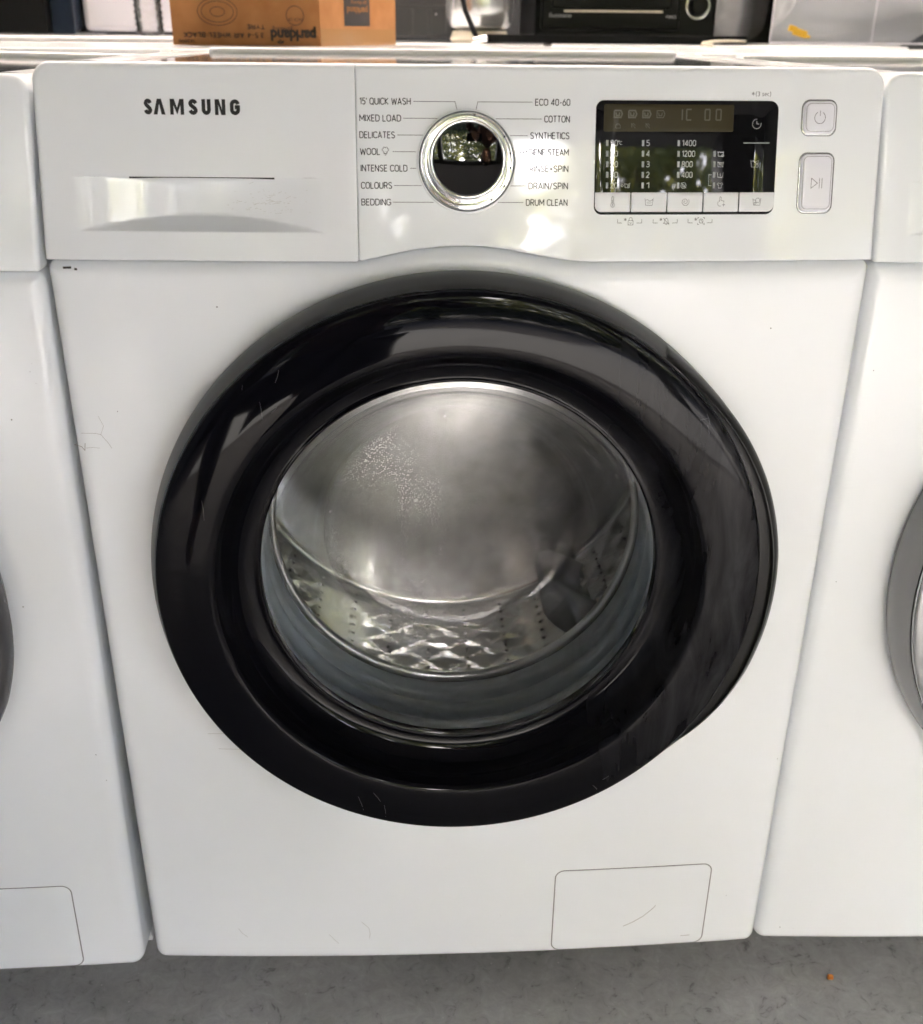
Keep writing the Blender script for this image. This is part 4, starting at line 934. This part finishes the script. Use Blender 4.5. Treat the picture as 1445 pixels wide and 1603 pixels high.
# plastic bottle
M_BOTTLE = glass_mat('ribbed_bottle_plastic', tint=(.965, .97, .975)); M_BOTTLE.node_tree.nodes['Fresnel'].inputs[0].default_value = 1.9
_n = N(M_BOTTLE, 'ShaderNodeTexNoise', Scale=90.0, Detail=3.0); L(M_BOTTLE, coords(M_BOTTLE), _n.inputs['Vector']); _bb = N(M_BOTTLE, 'ShaderNodeBump', Strength=.7, Distance=.004); L(M_BOTTLE, _n.outputs[0], _bb.inputs['Height']); L(M_BOTTLE, _bb.outputs[0], M_BOTTLE.node_tree.nodes['Glossy BSDF'].inputs['Normal'])
t = thing('plastic_bottle', 'clear ribbed plastic water bottle left of the cardboard box', 'bottle', (-.494, 1.30, .859))
prof = [(.0005, .001), (.018, .0), (.0235, .004)]
for i in range(14): prof += [(.0245, .008+i*.010), (.0225, .013+i*.010)]
prof += [(.024, .15), (.020, .175), (.012, .19), (.0115, .20)]
V, F = lathe_pts(prof, 32, lambda r, p, th: (r*math.cos(th), r*math.sin(th), p)); mesh_obj('shell', V, F, M_BOTTLE, t, True)
V, F = lathe_pts([(.001, .214), (.013, .214), (.0135, .2), (.013, .196)], 20, lambda r, p, th: (r*math.cos(th), r*math.sin(th), p)); mesh_obj('cap', V, F, M_SIDE, t, True, 40)
# white panel leaning behind the bottle, dark units left of it
M_LILAC = mat('lilac_white_enamel', (.60, .59, .64), .3); M_NAVY = mat('navy_gloss', (.012, .018, .03), .12)
M_BLK = mat('black_gloss', (.006, .006, .006), .35, spec=.12); M_BLKM = mat('black_matt', (.008, .008, .009), .6, spec=.15)
tag(box('white_fridge', -.640, -.452, 1.42, 1.46, .8655, 1.35, M_LILAC, None, .010, 3), 'pale lilac-white appliance side standing behind the clear bottle', 'appliance')
t = thing('black_cabinet', 'black glossy cabinet at the far left behind the washers', 'cabinet', (-.80, 1.42, .859))
box('carcass', -.23, .11, -.06, .25, .002, .45, M_BLK, t, .004); box('side_strip', -.205, -.195, -.0635, -.0605, .01, .44, M_CHROME_S, t, .001)
tag(box('dark_blue_case', -.688, -.646, 1.38, 1.6, .860, 1.3, M_NAVY, None, .003), 'narrow dark blue case between black cabinet and lilac panel', 'case')
# ribbed crate
t = thing('storage_crate', 'dark grey ribbed plastic crate right of the cardboard box', 'crate', (-.01, 1.42, .8525))
M_CRATE = mat('dark_grey_crate', (.035, .037, .04), .4)
box('crate_wall', -.11, .068, -.02, .26, .008, .24, M_CRATE, t, .004)
for i in range(5): box('rib', -.098+i*.034, -.090+i*.034, -.026, -.0201, .014, .055, M_CRATE, t, .001)
box('crate_rim', -.113, .071, -.0265, -.0203, .057, .062, M_CRATE, t, .001)
for i in range(3): V, F = lathe_pts([(.0005, .003), (.003, .002), (.0035, 0)], 12, lambda r, p, th: (-.07+i*.045+r*math.cos(th), -.0203-p, .048+r*math.sin(th))); mesh_obj('stud', V, F, M_CHROME_S, t, True)
# silver kettle
t = thing('silver_kettle', 'round silver kettle with a cream base between crate and oven', 'kettle', (.088, 1.34, .853))
M_CREAM = mat('cream_plastic', (.55, .50, .40), .4)
V, F = lathe_pts(smooth_profile([(.001, .02), (.045, .022), (.058, .035), (.062, .06), (.058, .09), (.04, .115), (.02, .12), (.001, .121)], 4), 40, lambda r, p, th: (r*math.cos(th), r*math.sin(th), p)); mesh_obj('kettle_body', V, F, M_SILVER, t, True)
V, F = lathe_pts([(.001, 0), (.05, 0), (.054, .006), (.048, .019), (.001, .021)], 32, lambda r, p, th: (r*math.cos(th), r*math.sin(th), p)); mesh_obj('kettle_base', V, F, M_CREAM, t, True, 40)
# hose with chrome tip
t = thing('black_hose', 'black hose with a shiny chrome end hanging beside the kettle', 'hose', (.062, 1.08, .851))
tube('hose', [(-.018, .02, .075), (-.012, .018, .05), (-.004, .014, .033), (.003, .010, .018), (.006, .008, .012)], .0042, M_BLKM, t, 10)
tube('chrome_tip', [(-.002, .0, .0062), (.003, 0, .0068), (.017, 0, .0098), (.022, 0, .0105)], .0052, M_CHROME, t, 14)
# mini oven
t = thing('mini_oven', 'black countertop mini oven with a dark glass door and round knob', 'oven', (.36, 1.36, .853))
box('oven_body', -.17, .165, 0, .3, .008, .25, M_BLK, t, .006, 3)
box('oven_door', -.160, .093, -.016, -.0005, .022, .20, M_BLK, t, .004, 3)
box('door_window', -.142, .075, -.0185, -.0162, .058, .16, M_BLK, t, .002)
box('door_trim', -.120, .060, -.0215, -.0188, .0515, .0545, M_CREAM, t, .001)
for sx in (-.14, .14): box('oven_foot', sx-.012, sx+.012, .02, .045, .001, .0075, M_BLKM, t, .002)
V, F = lathe_pts([(.0005, .022), (.014, .022), (.017, .016), (.019, .0), (.021, .0)], 32, lambda r, p, th: (.128+r*math.cos(th), -.001-p, .064+r*math.sin(th))); kn = mesh_obj('oven_knob', V, F, M_BLK, t, True, 40)
V = []; V, F = lathe_pts([(.0195, .0025), (.021, .003), (.0225, .0025)], 40, lambda r, p, th: (.128+r*math.cos(th), -.001-p, .064+r*math.sin(th))); mesh_obj('knob_ring', V, F, M_CHROME_S, t, True)
def of(x, z, h=0): return Vector((x/1000, -.0165-h/1000, z/1000))
text('oven_lettering', 'Sunstone', of, -146, -106, 43, 6.5, M_PRINTW, t, .3, .0)
text('oven_lettering', 'MAKO', of, 68, 86, 43, 4.5, M_PRINTW, t, .3, .0)
# black tray
t = thing('black_tray', 'flat black baking tray lying under the mini oven', 'tray', (.32, 1.255, .8545))
box('tray_base', -.235, .218, -.06, .06, 0, .004, M_BLKM, t, .001); box('tray_rim', -.235, .218, -.062, -.0601, 0, .013, M_BLKM, t, .0008)
tag(tube('cream_cable', [(.46, 1.12, .8535), (.445, 1.135, .8545), (.452, 1.15, .8570), (.475, 1.16, .8590), (.50, 1.17, .8600), (.53, 1.175, .8595)], .0026, M_CREAM, None, 8), 'short cream cable looping in front of the black tray', 'cable')
# grey fabric bag
def blob(name, c, s, m, parent, seed, amp=.12):
    bm = bmesh.new(); bmesh.ops.create_icosphere(bm, subdivisions=5, radius=1)
    from mathutils import noise
    for v in bm.verts:
        d = noise.noise(v.co*1.7+Vector((seed, 0, 0)))*amp+noise.noise(v.co*5+Vector((0, seed, 0)))*amp*.4
        v.co = Vector((math.copysign(abs(v.co.x)**.6, v.co.x)*s[0], math.copysign(abs(v.co.y)**.7, v.co.y)*s[1], math.copysign(abs(v.co.z)**.6, v.co.z)*s[2]))*(1+d)+Vector(c)
    return bm_obj(name, bm, m, parent, True)
M_FAB = mat('grey_fabric', (.5, .5, .5), .9)
tag(blob('fabric_bag', (.585, 1.47, .985), (.105, .07, .125), M_FAB, None, 2.2), 'crumpled grey fabric bag between mini oven and clear bin', 'bag')
# clear plastic bin
t = thing('clear_bin', 'clear plastic storage bin standing behind the right washer', 'bin', (.72, 1.30, .8535))
M_BINP = glass_mat('clear_bin_plastic', tint=(.945, .95, .96)); M_BINP.node_tree.nodes['Fresnel'].inputs[0].default_value = 1.22
def bin_shell(nm, x0, x1, y0, y1, z0, z1, th):
    bm = bmesh.new()
    box_bm(bm, x0, x1, y0, y0+th, z0, z1, .0006); box_bm(bm, x0, x1, y1-th, y1, z0, z1, .0006)
    box_bm(bm, x0, x0+th, y0+th+.0005, y1-th-.0005, z0, z1, .0006); box_bm(bm, x1-th, x1, y0+th+.0005, y1-th-.0005, z0, z1, .0006)
    box_bm(bm, x0+th, x1-th, y0+th, y1-th, z0+.001, z0+th, .0006); return bm_obj(nm, bm, M_BINP, t)
bin_shell('bin_shell', -.140, .30, -.09, .16, .003, .26, .003)
for x in (-.138, .04): tube('moulded_edge', [(x, -.0915, .005), (x, -.0915, .12), (x, -.0915, .25)], .0016, M_LILAC, t, 8)
tube('moulded_edge', [(-.138, -.0915, .0045), (.1, -.0915, .0045), (.295, -.0915, .0045)], .0016, M_LILAC, t, 8)
M_YEL = mat('yellow_plastic', (.75, .42, .02), .4)
bm = bmesh.new(); box_bm(bm, -.016, .010, -.003, .003, .0, .012, .001); box_bm(bm, -.026, -.012, -.003, .003, .004, .014, .001); box_bm(bm, .008, .018, -.002, .002, .002, .007, .001)
o = bm_obj('yellow_clip', bm, M_YEL); o.location = (.655, 1.27, .867); o.rotation_euler = (0, .25, .1); tag(o, 'small yellow plastic clip lying inside the clear bin', 'clip')
# grey mass in the back of the bin: folded sheet
tag(blob('folded_sheet', (.82, 1.60, 1.0), (.24, .07, .16), mat('pale_grey_sheet', (.62, .62, .63), .8), None, 6.1, .08), 'folded pale grey sheet behind the clear bin', 'sheet')
# crumb on the floor
tag(blob('orange_crumb', (.379, -.012, .003), (.003, .002, .0025), mat('orange_crumb', (.6, .22, .04), .7), None, 4.4, .2), 'tiny orange crumb on the concrete in front of the right washer', 'crumb')
